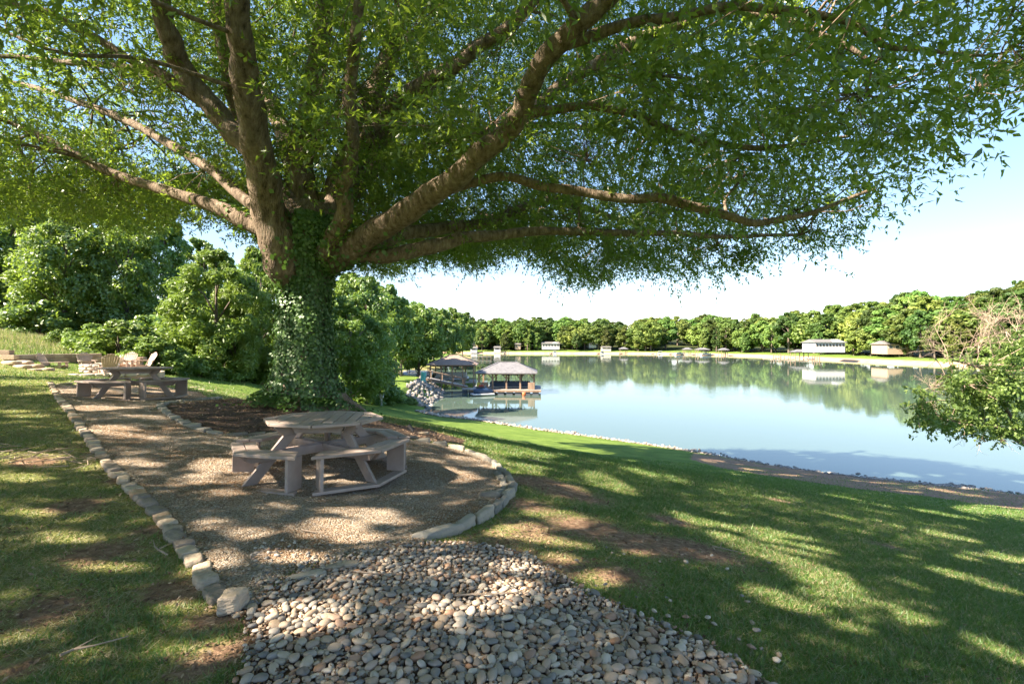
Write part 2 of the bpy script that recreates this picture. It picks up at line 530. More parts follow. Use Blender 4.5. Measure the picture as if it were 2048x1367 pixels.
PEBBLE = PP([(440, 1225), (480, 1200), (540, 1180), (600, 1145), (660, 1125), (740, 1105), (828, 1085), (900, 1086), (980, 1092), (1050, 1105), (1120, 1150), (1180, 1190), (1250, 1215), (1330, 1255), (1420, 1290), (1530, 1367), (1700, 1500), (1500, 1800), (500, 1800), (430, 1500), (470, 1367), (490, 1300), (478, 1250)])
BARE = [(*P(u, v)[:2], r) for u, v, r in [(q[0], q[1], q[2] * (.5 if q[0] < 600 else 1)) for q in [(1080, 965, .75), (1130, 985, .7), (1050, 1010, .5), (1180, 1000, .45), (1380, 1100, .55), (1300, 1090, .5), (1340, 1040, .4), (1230, 1150, .35), (1000, 1080, .6), (1060, 1060, .7), (1120, 1130, .5),
        (1150, 1050, .6), (60, 925, .5), (200, 1100, .5), (330, 1180, .4), (420, 1240, .35), (440, 1310, .35), (380, 1340, .3), (230, 960, .4), (100, 1220, .5), (40, 1330, .3), (1770, 1090, .35), (300, 1060, .4), (150, 1010, .5), (1560, 1000, .4), (370, 1190, .3)]]]
def bareness(x, y):
    b = np.zeros(np.shape(x))
    for bx, by, r in BARE:
        b = np.maximum(b, np.exp(-((x - bx) ** 2 + (y - by) ** 2) / (r * r)))
    b = b + .9 * (fnoise(x, y, 1.3, 5) - .5)
    left = np.clip((-x - 2.0) / 2.5, 0, 1) * np.clip((16 - y) / 4, 0, 1)
    b = b + left * (.16 + .85 * (fnoise(x, y, .3, 11) - .5))
    right = np.clip((x - .5) / 2, 0, 1)
    b = b - .12 * right - .25 * np.clip((y - 12) / 6, 0, 1)
    return np.clip(b, 0, 1)
DIRT = PP([(1385, 905), (1500, 922), (1700, 950), (2048, 990), (2400, 1040), (2400, 1090), (2048, 1020), (1850, 992), (1700, 975), (1560, 955), (1440, 935), (1380, 918)])

# ground sheet
def axis(parts):
    out = []
    for a, b, n in parts: out.append(np.linspace(a, b, n, endpoint=False))
    return np.concatenate(out + [[parts[-1][1]]])
gx = axis([(-2500, -300, 14), (-300, -60, 40), (-60, -17, 84), (-17, 14, 230), (14, 40, 60), (40, 260, 70), (260, 2500, 20)])
gy = axis([(-800, -25, 12), (-25, 1, 30), (1, 22, 165), (22, 76, 95), (76, 340, 100), (340, 3000, 24)])
GX, GY = np.meshgrid(gx, gy)
GZ = hh(GX, GY)
nearw = np.clip((40 - np.hypot(GX, GY - 10)) / 10, 0, 1)
GZ = GZ + nearw * (fnoise(GX, GY, .5, 3) - .5) * .035
def grid_mesh(X, Y, Z):
    ny, nx = X.shape
    V = np.c_[X.ravel(), Y.ravel(), Z.ravel()]
    i = (np.arange(ny - 1)[:, None] * nx + np.arange(nx - 1)[None]).ravel()
    return V, np.c_[i, i + 1, i + nx + 1, i + nx]

def ground_material():
    m, nt, N, L, Pb = _new('lawn_and_soil')
    def attr(n):
        a = N.new('ShaderNodeAttribute'); a.attribute_name = n; return a.outputs['Fac']
    tc = N.new('ShaderNodeTexCoord')
    def noise(s, d=5, stretch=None):
        n = N.new('ShaderNodeTexNoise'); n.inputs['Scale'].default_value = s; n.inputs['Detail'].default_value = d
        if stretch:
            mp = N.new('ShaderNodeMapping'); mp.inputs['Scale'].default_value = stretch
            L.new(tc.outputs['Object'], mp.inputs[0]); L.new(mp.outputs[0], n.inputs['Vector'])
        else: L.new(tc.outputs['Object'], n.inputs['Vector'])
        return n.outputs['Fac']
    def mix(f, a, b):
        x = N.new('ShaderNodeMixRGB'); L.new(f, x.inputs[0]); L.new(a, x.inputs[1]); L.new(b, x.inputs[2]); return x.outputs[0]
    g = ramp(nt, [(.3, (.10, .16, .035)), (.5, (.14, .215, .045)), (.7, (.19, .265, .06))]); L.new(noise(.9, 8), g.inputs[0])
    g2 = ramp(nt, [(.35, (.55, .6, .5)), (.65, (1.25, 1.2, 1.1))]); L.new(noise(60, 4), g2.inputs[0])
    mu = N.new('ShaderNodeMixRGB'); mu.blend_type = 'MULTIPLY'; mu.inputs[0].default_value = .8
    L.new(g.outputs[0], mu.inputs[1]); L.new(g2.outputs[0], mu.inputs[2])
    dr = ramp(nt, [(.3, (.15, .095, .062)), (.55, (.28, .18, .12)), (.75, (.42, .31, .22))]); L.new(noise(14, 8), dr.inputs[0])
    sa = ramp(nt, [(.3, (.40, .24, .15)), (.7, (.60, .42, .29))]); L.new(noise(.35, 6), sa.inputs[0])
    st = ramp(nt, [(.35, (.30, .26, .10)), (.7, (.40, .36, .15))]); L.new(noise(3, 6), st.inputs[0])
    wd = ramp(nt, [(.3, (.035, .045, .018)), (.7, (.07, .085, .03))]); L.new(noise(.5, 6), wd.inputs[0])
    def sharp(src, amt, sc_):
        a = N.new('ShaderNodeMath'); a.operation = 'MULTIPLY_ADD'; a.inputs[1].default_value = amt
        n = noise(sc_, 5)
        s = N.new('ShaderNodeMath'); s.operation = 'SUBTRACT'; s.inputs[1].default_value = .5; L.new(n, s.inputs[0])
        L.new(s.outputs[0], a.inputs[0]); L.new(src, a.inputs[2])
        r = N.new('ShaderNodeMapRange'); r.inputs['From Min'].default_value = .25; r.inputs['From Max'].default_value = .75
        L.new(a.outputs[0], r.inputs[0]); return r.outputs[0]
    c = mix(sharp(attr('straw'), .6, 4), mu.outputs[0], st.outputs[0])
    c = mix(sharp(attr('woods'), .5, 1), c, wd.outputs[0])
    c = mix(sharp(attr('dirt'), .9, 18), c, dr.outputs[0])
    c = mix(sharp(attr('beach'), .5, .6), c, sa.outputs[0])
    L.new(c, Pb.inputs['Base Color'])
    Pb.inputs['Roughness'].default_value = .95
    Pb.inputs['Specular IOR Level'].default_value = .1
    b = N.new('ShaderNodeBump'); b.inputs['Strength'].default_value = .8; b.inputs['Distance'].default_value = .03
    L.new(noise(45, 6), b.inputs['Height']); L.new(b.outputs[0], Pb.inputs['Normal'])
    return m
gV, gF = grid_mesh(GX, GY, GZ)
ground = mk('ground', gV, gF, ground_material(), smooth=True)
tag(ground, kind='structure')
gxr, gyr = GX.ravel(), GY.ravel()
nearm = np.hypot(gxr, gyr - 15) < 34
dirt = np.zeros(gxr.size)
dirt[nearm] = bareness(gxr[nearm], gyr[nearm])
ddirt = inpoly(gxr, gyr, DIRT)
dirt[ddirt] = np.clip(.75 + .8 * (fnoise(gxr[ddirt], gyr[ddirt], 1.2, 8) - .5), 0, 1)
dirt[inpoly(gxr, gyr, MULCH)] = 1
dirt[inpoly(gxr, gyr, PEBBLE) & (gyr < 8)] = 1
dl = polydist(gxr, gyr, LAKE)
land = ~inpoly(gxr, gyr, LAKE)
farw = np.clip((np.hypot(gxr, gyr) - 52) / 10, 0, 1)
beach = np.where(land, np.clip(1.5 - dl / 4.5, 0, 1), 1) * farw + (1 - farw) * np.where(land, np.clip(1.2 - dl / .5, 0, 1), 1)
beach = np.where((gxr < -7) & (gyr > 49) & (gyr < 90), land * np.clip(1 - (dl - 2.0) / .5, 0, 1) * .5, beach)
beach = np.where((gxr < -5) & (gyr > 48) & (gyr < 275), beach * .45, beach)
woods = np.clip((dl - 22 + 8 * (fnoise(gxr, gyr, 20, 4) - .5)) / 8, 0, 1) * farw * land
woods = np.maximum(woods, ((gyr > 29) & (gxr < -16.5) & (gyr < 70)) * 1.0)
straw = np.zeros(gxr.size)
sb = (gxr < -14) & (gyr > 12) & (gyr < 32)
straw[sb] = np.clip((-gxr[sb] - 20) / 5, 0, 1) * .8
lb = (gxr < -1.5) & (gyr > 0) & (gyr < 20)
straw[lb] = np.maximum(straw[lb], .46)
straw[(gxr > 0) & (gyr < 14)] = .30
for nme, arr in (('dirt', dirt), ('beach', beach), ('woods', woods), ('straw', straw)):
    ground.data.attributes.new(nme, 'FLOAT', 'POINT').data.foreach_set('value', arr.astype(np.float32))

# lake surface
def lake_material():
    m, nt, N, L, Pb = _new('lake_water')
    Pb.inputs['Base Color'].default_value = (.085, .125, .10, 1)
    Pb.inputs['Roughness'].default_value = .04
    Pb.inputs['IOR'].default_value = 1.33
    Pb.inputs['Specular IOR Level'].default_value = .5
    tc = N.new('ShaderNodeTexCoord')
    mp = N.new('ShaderNodeMapping'); mp.inputs['Scale'].default_value = (.35, 1, 1)
    L.new(tc.outputs['Object'], mp.inputs[0])
    n1 = N.new('ShaderNodeTexNoise'); n1.inputs['Scale'].default_value = 2.2; n1.inputs['Detail'].default_value = 3
    n2 = N.new('ShaderNodeTexNoise'); n2.inputs['Scale'].default_value = .25; n2.inputs['Detail'].default_value = 2
    L.new(mp.outputs[0], n1.inputs['Vector']); L.new(mp.outputs[0], n2.inputs['Vector'])
    # bands of breeze: ripples stronger in some stretches of the lake
    mp3 = N.new('ShaderNodeMapping'); mp3.inputs['Scale'].default_value = (.006, .022, 1)
    L.new(tc.outputs['Object'], mp3.inputs[0])
    n3 = N.new('ShaderNodeTexNoise'); n3.inputs['Scale'].default_value = 1; n3.inputs['Detail'].default_value = 3
    L.new(mp3.outputs[0], n3.inputs['Vector'])
    mr = N.new('ShaderNodeMapRange'); mr.inputs['From Min'].default_value = .5; mr.inputs['From Max'].default_value = .62
    mr.inputs['To Min'].default_value = .012; mr.inputs['To Max'].default_value = .09
    L.new(n3.outputs['Fac'], mr.inputs[0])
    b1 = N.new('ShaderNodeBump'); b1.inputs['Distance'].default_value = .1
    L.new(mr.outputs[0], b1.inputs['Strength']); L.new(n1.outputs['Fac'], b1.inputs['Height'])
    b2 = N.new('ShaderNodeBump'); b2.inputs['Distance'].default_value = .1; b2.inputs['Strength'].default_value = .02
    L.new(n2.outputs['Fac'], b2.inputs['Height']); L.new(b1.outputs[0], b2.inputs['Normal'])
    L.new(b2.outputs[0], Pb.inputs['Normal'])
    return m
lake = mk('lake', [(-110, -60, 0), (260, -60, 0), (260, 340, 0), (-110, 340, 0)], [(0, 1, 2, 3)], lake_material())
tag(lake, kind='structure')

# ------------------------------------------------------------------ sheets: gravel, mulch, pebble bed
def sheet(name, poly, mat, lift, step=.11, wob=0.0):
    p = np.array(poly)
    lo, hi = p.min(0) - step, p.max(0) + step
    X, Y = np.meshgrid(np.arange(lo[0], hi[0], step), np.arange(lo[1], hi[1], step))
    V, Fc = grid_mesh(X, Y, X * 0)
    cxy = V[Fc].mean(1)
    k = inpoly(cxy[:, 0], cxy[:, 1], poly)
    Fc = Fc[k]
    used, inv = np.unique(Fc, return_inverse=True)
    V = V[used]
    Fc = inv.reshape(-1, 4)
    # pull the rim vertices onto the outline
    d = polydist(V[:, 0], V[:, 1], poly)
    cnt = np.bincount(Fc.ravel(), minlength=len(V))
    rim = np.where(cnt < 4)[0]
    q = np.roll(p, -1, 0)
    for i in rim:
        x = V[i, :2]
        ab = q - p
        t = np.clip(((x - p) * ab).sum(1) / ((ab ** 2).sum(1) + 1e-9), 0, 1)
        c = p + t[:, None] * ab
        j = ((c - x) ** 2).sum(1).argmin()
        V[i, :2] = c[j] + (rng.normal(0, wob, 2) if wob else 0)
    V[:, 2] = hh(V[:, 0], V[:, 1]) + (fnoise(V[:, 0], V[:, 1], .5, 3) - .5) * .035 + lift
    V[rim, 2] -= lift * .8
    o = mk(name, V, Fc, mat, smooth=True)
    return tag(o, kind='structure')

def gravel_mat(name, stops, cell, bump):
    m, nt, N, L, Pb = _new(name)
    tc = N.new('ShaderNodeTexCoord')
    v = N.new('ShaderNodeTexVoronoi'); v.inputs['Scale'].default_value = cell
    L.new(tc.outputs['Object'], v.inputs['Vector'])
    r = ramp(nt, stops)
    s = N.new('ShaderNodeSeparateColor'); L.new(v.outputs['Color'], s.inputs[0]); L.new(s.outputs[0], r.inputs[0])
    n = N.new('ShaderNodeTexNoise'); n.inputs['Scale'].default_value = 1.1; n.inputs['Detail'].default_value = 6
    L.new(tc.outputs['Object'], n.inputs['Vector'])
    br = ramp(nt, [(.42, (1, 1, 1)), (.62, (.78, .58, .42))]); L.new(n.outputs['Fac'], br.inputs[0])
    mu = N.new('ShaderNodeMixRGB'); mu.blend_type = 'MULTIPLY'; mu.inputs[0].default_value = .8
    L.new(r.outputs[0], mu.inputs[1]); L.new(br.outputs[0], mu.inputs[2]); L.new(mu.outputs[0], Pb.inputs['Base Color'])
    b = N.new('ShaderNodeBump'); b.inputs['Strength'].default_value = bump; b.inputs['Distance'].default_value = .012; b.invert = True
    L.new(v.outputs['Distance'], b.inputs['Height']); L.new(b.outputs[0], Pb.inputs['Normal'])
    Pb.inputs['Roughness'].default_value = .9; Pb.inputs['Specular IOR Level'].default_value = .2
    return m
gravel = sheet('gravel_path', GRAVEL, gravel_mat('pea_gravel', [(0, (.15, .115, .085)), (.3, (.29, .22, .16)), (.6, (.38, .305, .235)), (.8, (.30, .275, .24)), (1, (.50, .45, .38))], 70, 1.0), .03)
mulch = sheet('mulch_bed', MULCH, nmat('bark_mulch', [(.25, (.035, .024, .018)), (.5, (.075, .050, .036)), (.75, (.14, .095, .068))], 22, .95, 1.0, .03, (1, 1, 1), 3), .02, .13, .04)
pebbed = sheet('pebble_bed', PEBBLE, nmat('soil_between_pebbles', [(.3, (.07, .045, .032)), (.7, (.16, .10, .07))], 20, .95, .8, .02), .016, .13, .05)

# ------------------------------------------------------------------ scatter helpers
def scatter_ico(name, X, Y, Z, S, mat, sub=1, parent=None, flatten=.55, seed=1, yaw=True, tiltsd=.25):
    r = np.random.default_rng(seed)
    bV, bF = ico(sub)
    n = len(X)
    V = np.repeat(bV[None], n, 0)
    V = V * (1 + r.normal(0, .09 if sub > 1 else .16, (n, len(bV), 1)))
    sc3 = np.c_[S * r.uniform(.85, 1.35, n), S * r.uniform(.65, .95, n), S * flatten * r.uniform(.7, 1.2, n)]
    V = V * sc3[:, None]
    t = r.normal(0, tiltsd, n); a = r.uniform(0, 2 * np.pi, n)
    c, s = np.cos(t)[:, None], np.sin(t)[:, None]
    y, z = V[..., 1] * c - V[..., 2] * s, V[..., 1] * s + V[..., 2] * c
    V[..., 1], V[..., 2] = y, z
    c, s = np.cos(a)[:, None], np.sin(a)[:, None]
    x, y = V[..., 0] * c - V[..., 1] * s, V[..., 0] * s + V[..., 1] * c
    V[..., 0], V[..., 1] = x, y
    V = V + np.c_[X, Y, Z][:, None]
    Fc = (bF[None] + (np.arange(n) * len(bV))[:, None, None]).reshape(-1, 3)
    return mk(name, V.reshape(-1, 3), Fc, mat, parent, rnd=np.repeat(r.random(n), len(bF)), smooth=sub > 1)

def rand_in_poly(poly, n, seed=0, ymax=None):
    r = np.random.default_rng(seed)
    p = np.array(poly)
    lo, hi = p.min(0), p.max(0)
    if ymax: hi = np.minimum(hi, [1e9, ymax])
    out = np.zeros((0, 2))
    while len(out) < n:
        q = r.uniform(lo, hi, (n * 2, 2))
        out = np.r_[out, q[inpoly(q[:, 0], q[:, 1], poly)]]
    return out[:n]

# river pebbles: the 300 nearest singly, the rest as one part
pp = rand_in_poly(PEBBLE, 60000, 3)
pp = pp[(pp[:, 1] > 2.0) & (pp[:, 1] < 8) & (np.abs(pp[:, 0]) < pp[:, 1] * 1.15 + .5)]
edge = polydist(pp[:, 0], pp[:, 1], PEBBLE)
psz = np.clip(rng.lognormal(-4.25, .38, len(pp)), .008, .036)
keep = rng.random(len(pp)) < np.clip(.12 + edge / .5, 0, 1)
# dart throwing: drop a pebble that sits on a larger one
order = np.argsort(-psz)
cell = {}
ok = np.zeros(len(pp), bool)
for i in order:
    if not keep[i]: continue
    x, y, s = pp[i, 0], pp[i, 1], psz[i]
    ci, cj = int(x // .075), int(y // .075)
    good = True
    for a in (-1, 0, 1):
        for b in (-1, 0, 1):
            for (x2, y2, s2) in cell.get((ci + a, cj + b), ()):
                if (x - x2) ** 2 + (y - y2) ** 2 < ((s + s2) * .78) ** 2: good = False; break
            if not good: break
        if not good: break
    if good:
        ok[i] = True
        cell.setdefault((ci, cj), []).append((x, y, s))
pp, psz = pp[ok], psz[ok]
pz = hh(pp[:, 0], pp[:, 1]) + (fnoise(pp[:, 0], pp[:, 1], .5, 3) - .5) * .035 + .016 + psz * .30 + rng.uniform(0, .012, len(pp))
show = (psz / pp[:, 1]) * ((pp[:, 1] > 2.45) & (np.abs(pp[:, 0] / pp[:, 1]) < 1.03) & ((EYE - pz) / pp[:, 1] < .70))
near300 = np.argsort(-show)[:300]
mask = np.ones(len(pp), bool); mask[near300] = False
bigp = []
bV3, bF3 = ico(3)
for k in range(12):
    r = np.random.default_rng(100 + k)
    ph = r.uniform(0, 6, 6)
    V = bV3 * (1 + .07 * np.sin(bV3[:, :1] * 2.1 + ph[0]) + .07 * np.sin(bV3[:, 1:2] * 2.6 + ph[1]) + .05 * np.sin(bV3[:, 2:] * 3 + ph[2]) + .05 * np.sin(bV3[:, :1] * 4 + bV3[:, 1:2] * 3 + ph[3]))
    bigp.append(mk('pebble', V * [r.uniform(.95, 1.3), r.uniform(.68, .92), r.uniform(.42, .6)], bF3, M['pebble_o'], smooth=True, link=False))
for n_, i in enumerate(near300):
    ob('pebble', bigp[n_ % 12], pebbed, (pp[i, 0], pp[i, 1], pz[i]), (rng.normal(0, .2), rng.normal(0, .2), rng.uniform(0, 6.3)), (psz[i],) * 3)
print('PEBBLES', len(pp))
for nm_, mk_, sb_ in (('small_pebbles', mask & (pp[:, 1] < 3.3), 2), ('distant_pebbles', mask & (pp[:, 1] >= 3.3), 1)):
    o = scatter_ico(nm_, pp[mk_, 0], pp[mk_, 1], pz[mk_], psz[mk_], M['pebble'], sb_, pebbed, .52, 5)
    o['kind'] = 'stuff'
    o.data.polygons.foreach_set('use_smooth', np.ones(len(o.data.polygons), dtype=bool))
# strays on the edge of the gravel and the lawn
st = np.r_[np.array([P(u, v)[:2] for u, v in zip(rng.uniform(500, 900, 300), 1085 + 90 * rng.random(300) ** .6)]), np.array([P(u, v)[:2] for u, v in zip(rng.uniform(1000, 1560, 70), rng.uniform(1100, 1340, 70))])]
ss = rng.uniform(.010, .024, len(st))
o = scatter_ico('stray_pebbles', st[:, 0], st[:, 1], hh(st[:, 0], st[:, 1]) + .035 + ss * .2, ss, M['pebble'], 2, pebbed, .55, 6)
o['kind'] = 'stuff'
# grit of the gravel path
gp = rand_in_poly(GRAVEL, 100000, 8)
w = np.clip(1.5 - gp[:, 1] / 9, .12, 1)
gp = gp[rng.random(len(gp)) < w][:34000]
gs = rng.uniform(.005, .0105, len(gp)) * (1 + gp[:, 1] / 14)
def octas(name, X, Y, Z, S, mat, parent, seed):
    r = np.random.default_rng(seed)
    bV = np.array([(1, 0, 0), (-.9, .2, 0), (0, .8, .1), (.1, -.85, 0), (0, 0, .75), (0, 0, -.6)], float)
    bF = np.array([(0, 2, 4), (2, 1, 4), (1, 3, 4), (3, 0, 4)])
    n = len(X)
    V = np.repeat(bV[None], n, 0) * S[:, None, None] * (1 + r.normal(0, .15, (n, 6, 1)))
    a = r.uniform(0, 6.28, n); c, s = np.cos(a)[:, None], np.sin(a)[:, None]
    x, y = V[..., 0] * c - V[..., 1] * s, V[..., 0] * s + V[..., 1] * c
    V[..., 0], V[..., 1] = x, y
    V += np.c_[X, Y, Z][:, None]
    Fc = (bF[None] + (np.arange(n) * 6)[:, None, None]).reshape(-1, 3)
    return mk(name, V.reshape(-1, 3), Fc, mat, parent, rnd=np.repeat(r.random(n), 4))
gz = hh(gp[:, 0], gp[:, 1]) + (fnoise(gp[:, 0], gp[:, 1], .5, 3) - .5) * .035 + .032
o = octas('gravel_stones', gp[:, 0], gp[:, 1], gz, gs, M['grit'], gravel, 9)
o['kind'] = 'stuff'

# ------------------------------------------------------------------ grass, straw and leaf litter
def surf(x, y):
    return hh(x, y) + np.clip((40 - np.hypot(x, y - 10)) / 10, 0, 1) * (fnoise(x, y, .5, 3) - .5) * .035
NG = 640000
yy = 1.9 * (24 / 1.9) ** (rng.random(NG) ** .93)
xx = yy * rng.uniform(-1.13, 1.13, NG)
bn = bareness(xx, yy)
k = (~inpoly(xx, yy, GRAVEL)) & (~inpoly(xx, yy, MULCH)) & (~inpoly(xx, yy, DIRT) | (rng.random(NG) < .12))
inp = inpoly(xx, yy, PEBBLE)
k &= ~(inp & (polydist(xx, yy, PEBBLE) > .06 * rng.random(NG)))
k &= rng.random(NG) < np.clip(1.08 - 1.25 * bn, .05, 1)
xx, yy, bn = xx[k][:330000], yy[k][:330000], bn[k][:330000]
n = len(xx)
leftn = np.clip((-xx - 1.5) / 2, 0, 1)
scl = .55 + yy / 8.0
hgt = rng.uniform(.022, .055, n) * (.75 + .4 * np.clip(yy / 8, 0, 1.6)) * np.where(rng.random(n) < .03, 1.8, 1) * (1 - .35 * bn)
wid = rng.uniform(.0022, .0042, n) * scl * 1.3
a = rng.uniform(0, 2 * np.pi, n)
la = rng.uniform(0, 2 * np.pi, n)
ln = hgt * rng.uniform(.1, 1.1, n)
strawp = np.clip(.44 + .5 * bn + .42 * leftn + .25 * (fnoise(xx, yy, 2.2, 21) - .5) - .2 * np.clip((yy - 9) / 6, 0, 1), .03, .9)
isst = rng.random(n) < strawp
hgt = np.where(isst, hgt * .55, hgt); ln = np.where(isst, hgt * 2.2, ln)
z0 = surf(xx, yy) - .003
V = np.zeros((n, 3, 3))
V[:, 0] = np.c_[xx - np.cos(a) * wid, yy - np.sin(a) * wid, z0]
V[:, 1] = np.c_[xx + np.cos(a) * wid, yy + np.sin(a) * wid, z0]
V[:, 2] = np.c_[xx + np.cos(la) * ln, yy + np.sin(la) * ln, z0 + hgt]
o = mk('grass', V.reshape(-1, 3), np.arange(3 * n).reshape(-1, 3), M['grass'], rnd=np.where(isst, rng.uniform(.68, 1, n), rng.uniform(0, .62, n)))
tag(o, 'short green and straw grass blades on the shaded lawn', 'grass', kind='stuff')

nm = 60000
mx, my = rng.uniform(-33, -13, nm), rng.uniform(15, 31, nm)
k = (rng.random(nm) < np.clip(.25 + (-mx - 17) / 9 + (fnoise(mx, my, 2.5, 71) - .5), .12, 1)) & (np.hypot(mx + 18, my - 20.7) > 3.6)
mx, my = mx[k], my[k]; nm = len(mx)
a = rng.uniform(0, 6.28, nm); hm = rng.uniform(.05, .16, nm) * (1 + 1.2 * (mx < -21) * rng.random(nm)); wm = rng.uniform(.008, .018, nm)
zm = hh(mx, my) - .01
V = np.stack([np.c_[mx - np.cos(a) * wm, my - np.sin(a) * wm, zm], np.c_[mx + np.cos(a) * wm, my + np.sin(a) * wm, zm], np.c_[mx + rng.normal(0, .05, nm), my + rng.normal(0, .05, nm), zm + hm]], 1)
o = mk('meadow_grass', V.reshape(-1, 3), np.arange(3 * nm).reshape(-1, 3), M['grass'], rnd=np.where(rng.random(nm) < np.clip((-mx - 19) / 6, .15, .75), rng.uniform(.68, 1, nm), rng.uniform(.2, .62, nm)))
tag(o, 'taller sunlit green and straw grass on the hillside by the fire pit', 'grass', kind='stuff')

def litter(name, X, Y, Z, S, mat, label, cat, aspect=.45, seed=0):
    r = np.random.default_rng(seed)
    n = len(X)
    a = r.uniform(0, 6.28, n); t = r.normal(0, .35, (n, 2))
    u = np.c_[np.cos(a), np.sin(a), t[:, 0]]; v = np.c_[-np.sin(a), np.cos(a), t[:, 1]] * aspect
    c = np.c_[X, Y, Z]
    S = S[:, None]
    V = np.stack([c - u * S, c - v * S + [0, 0, .002], c + u * S, c + v * S], 1)
    o = mk(name, V.reshape(-1, 3), np.arange(4 * n).reshape(-1, 4), mat, rnd=r.random(n))
    return tag(o, label, cat, kind='stuff')
n = 26000
ly = 2.0 * 7 ** rng.random(n); lx = ly * rng.uniform(-1.1, 1.05, n)
k = ~inpoly(lx, ly, GRAVEL) & ((rng.random(n) < np.clip(bareness(lx, ly) * 1.3, .07, 1)))
lx, ly = lx[k], ly[k]
litter('leaf_litter', lx, ly, surf(lx, ly) + .012, rng.uniform(.006, .017, len(lx)) * (1 + ly / 12), M['litter'], 'brown dead leaves scattered over the thin lawn', 'leaf litter', seed=1)
mp_ = rand_in_poly(MULCH, 15000, 31)
litter('mulch_chips', mp_[:, 0], mp_[:, 1], surf(mp_[:, 0], mp_[:, 1]) + .035, rng.uniform(.012, .035, len(mp_)), M['litter'], 'dark bark mulch chips spread around the oak trunk', 'mulch', .3, 2)
gl = rand_in_poly(GRAVEL, 3500, 33)
gl = gl[(polydist(gl[:, 0], gl[:, 1], GRAVEL) < .45) | (rng.random(len(gl)) < .12)]
litter('dry_leaves', gl[:, 0], gl[:, 1], surf(gl[:, 0], gl[:, 1]) + .05, rng.uniform(.008, .02, len(gl)), M['litter'], 'dry brown leaves lying on the pea gravel', 'leaf litter', .4, 3)
pl = rand_in_poly(PEBBLE, 9000, 35, 7)
litter('leaves_between_pebbles', pl[:, 0], pl[:, 1], surf(pl[:, 0], pl[:, 1]) + .036, rng.uniform(.006, .016, len(pl)), M['litter'], 'brown leaf scraps caught between the river pebbles', 'leaf litter', .4, 4)
# fallen twigs, one by one
tw = [(700, 1390 - 230, .35, .2, 'thin dead twig on the pebbles beside the half-buried flat stones'), (900, 1210, .55, .3, 'long curved twig lying across the middle of the pebbles'), (330, 1125, .45, 2.4, 'pale twig leaning on the left stone edging'),
      (1250, 1300, .4, 1.4, 'thin twig on the pebbles near the lawn edge'), (1430, 1105, .3, .1, 'short twig on the bare reddish patch of lawn'), (1060, 925, .4, .1, 'dead twig on the dirt outside the curved stone edging'),
      (500, 1130, .25, 1.0, 'small twig on the gravel near the end boulder'), (110, 1335, .3, .9, 'pale straight twig in the lower left grass'), (600, 1070, .22, .2, 'short twig on the gravel in front of the near table')]
for u, v, L_, az, lab in tw:
    p = P(u, v)
    q = [p + np.array([math.cos(az) * L_ * t + .03 * math.sin(5 * t + u), math.sin(az) * L_ * t + .03 * math.cos(4 * t), 0]) for t in (0, .3, .6, 1)]
    q = [(x, y, float(surf(x, y)) + .055) for x, y, _ in q]
    b = MB().tube(q, [.008, .007, .005, .003], 5)
    b.tube([q[1], (q[1][0] + .06, q[1][1] + .09, q[1][2] + .02)], [.004, .002], 4)
    tag(b.build('fallen_twig', M['twig']), lab, 'twig', 'fallen twigs')

# brush pile of twigs (left lawn)
bp = P(95, 920)
b = MB()
for i in range(55):
    a_ = random.uniform(0, 6.28); l_ = random.uniform(.15, .4)
    c = np.array([bp[0] + random.gauss(0, .4), bp[1] + random.gauss(0, .18), 0]); c[2] = float(surf(c[0], c[1])) + random.uniform(.02, .09)
    d = np.array([math.cos(a_) * l_, math.sin(a_) * l_, random.uniform(-.03, .05)])
    b.tube([c - d / 2, c + d / 2], [.006, .003], 4)
tag(b.build('twig_pile', M['twig']), 'low heap of raked brown twigs on the left lawn', 'twig pile', kind='stuff')

# ------------------------------------------------------------------ stone edgings
def rough_stone(seed, dims, sub=3):
    r = np.random.default_rng(seed)
    V, Fc = ico(sub)
    V = np.sign(V) * np.abs(V) ** .42                      # boxy
    V = V * (1 + .05 * np.sin(V[:, :1] * 3 + r.uniform(0, 6)) + .05 * np.sin(V[:, 1:2] * 4 + r.uniform(0, 6)) + .05 * np.sin(V[:, 2:] * 5 + r.uniform(0, 6)))
    V += r.normal(0, .026, V.shape)
    V[:, 0] += V[:, 1] * r.normal(0, .15)
    return V * np.array(dims) / 2 * [.88, .88, .88], Fc
def edging(name, label, line, mat, length, width, height, seed, lens=None):
    root = tag(empty(name, P(*line[0])), label, 'stone edging')
    base = np.array(root.location)
    pts = smooth_path([P(u, v)[:2] for u, v in line], 300)
    s = np.r_[0, np.cumsum(np.linalg.norm(np.diff(pts, axis=0), axis=1))]
    r = random.Random(seed)
    t = 0; k = 0
    while t < s[-1] - length * .4:
        L_ = length * r.uniform(.75, 1.3)
        m_ = t + L_ / 2
        x, y = np.interp(m_, s, pts[:, 0]), np.interp(m_, s, pts[:, 1])
        x2, y2 = np.interp(m_ + .05, s, pts[:, 0]), np.interp(m_ + .05, s, pts[:, 1])
        W, H_ = width * r.uniform(.8, 1.2), height * r.uniform(.85, 1.15)
        V, Fc = rough_stone(seed * 97 + k, (L_ * 1.04, W, H_))
        o = mk('stone', V, Fc, mat, root, smooth=False)
        o.location = Vector((x + r.gauss(0, width * .06), y, float(surf(x, y)) + H_ * .22)) - Vector(base)
        o.rotation_euler = (r.gauss(0, .05), r.gauss(0, .05), math.atan2(y2 - y, x2 - x) + r.gauss(0, .12))
        t += L_; k += 1
    return root
LEFT = [(100, 766), (120, 800), (152, 842), (180, 882), (203, 912), (226, 942), (252, 967), (288, 1003), (314, 1026), (336, 1052), (352, 1080), (372, 1103), (396, 1133), (412, 1163), (428, 1190), (440, 1205)]
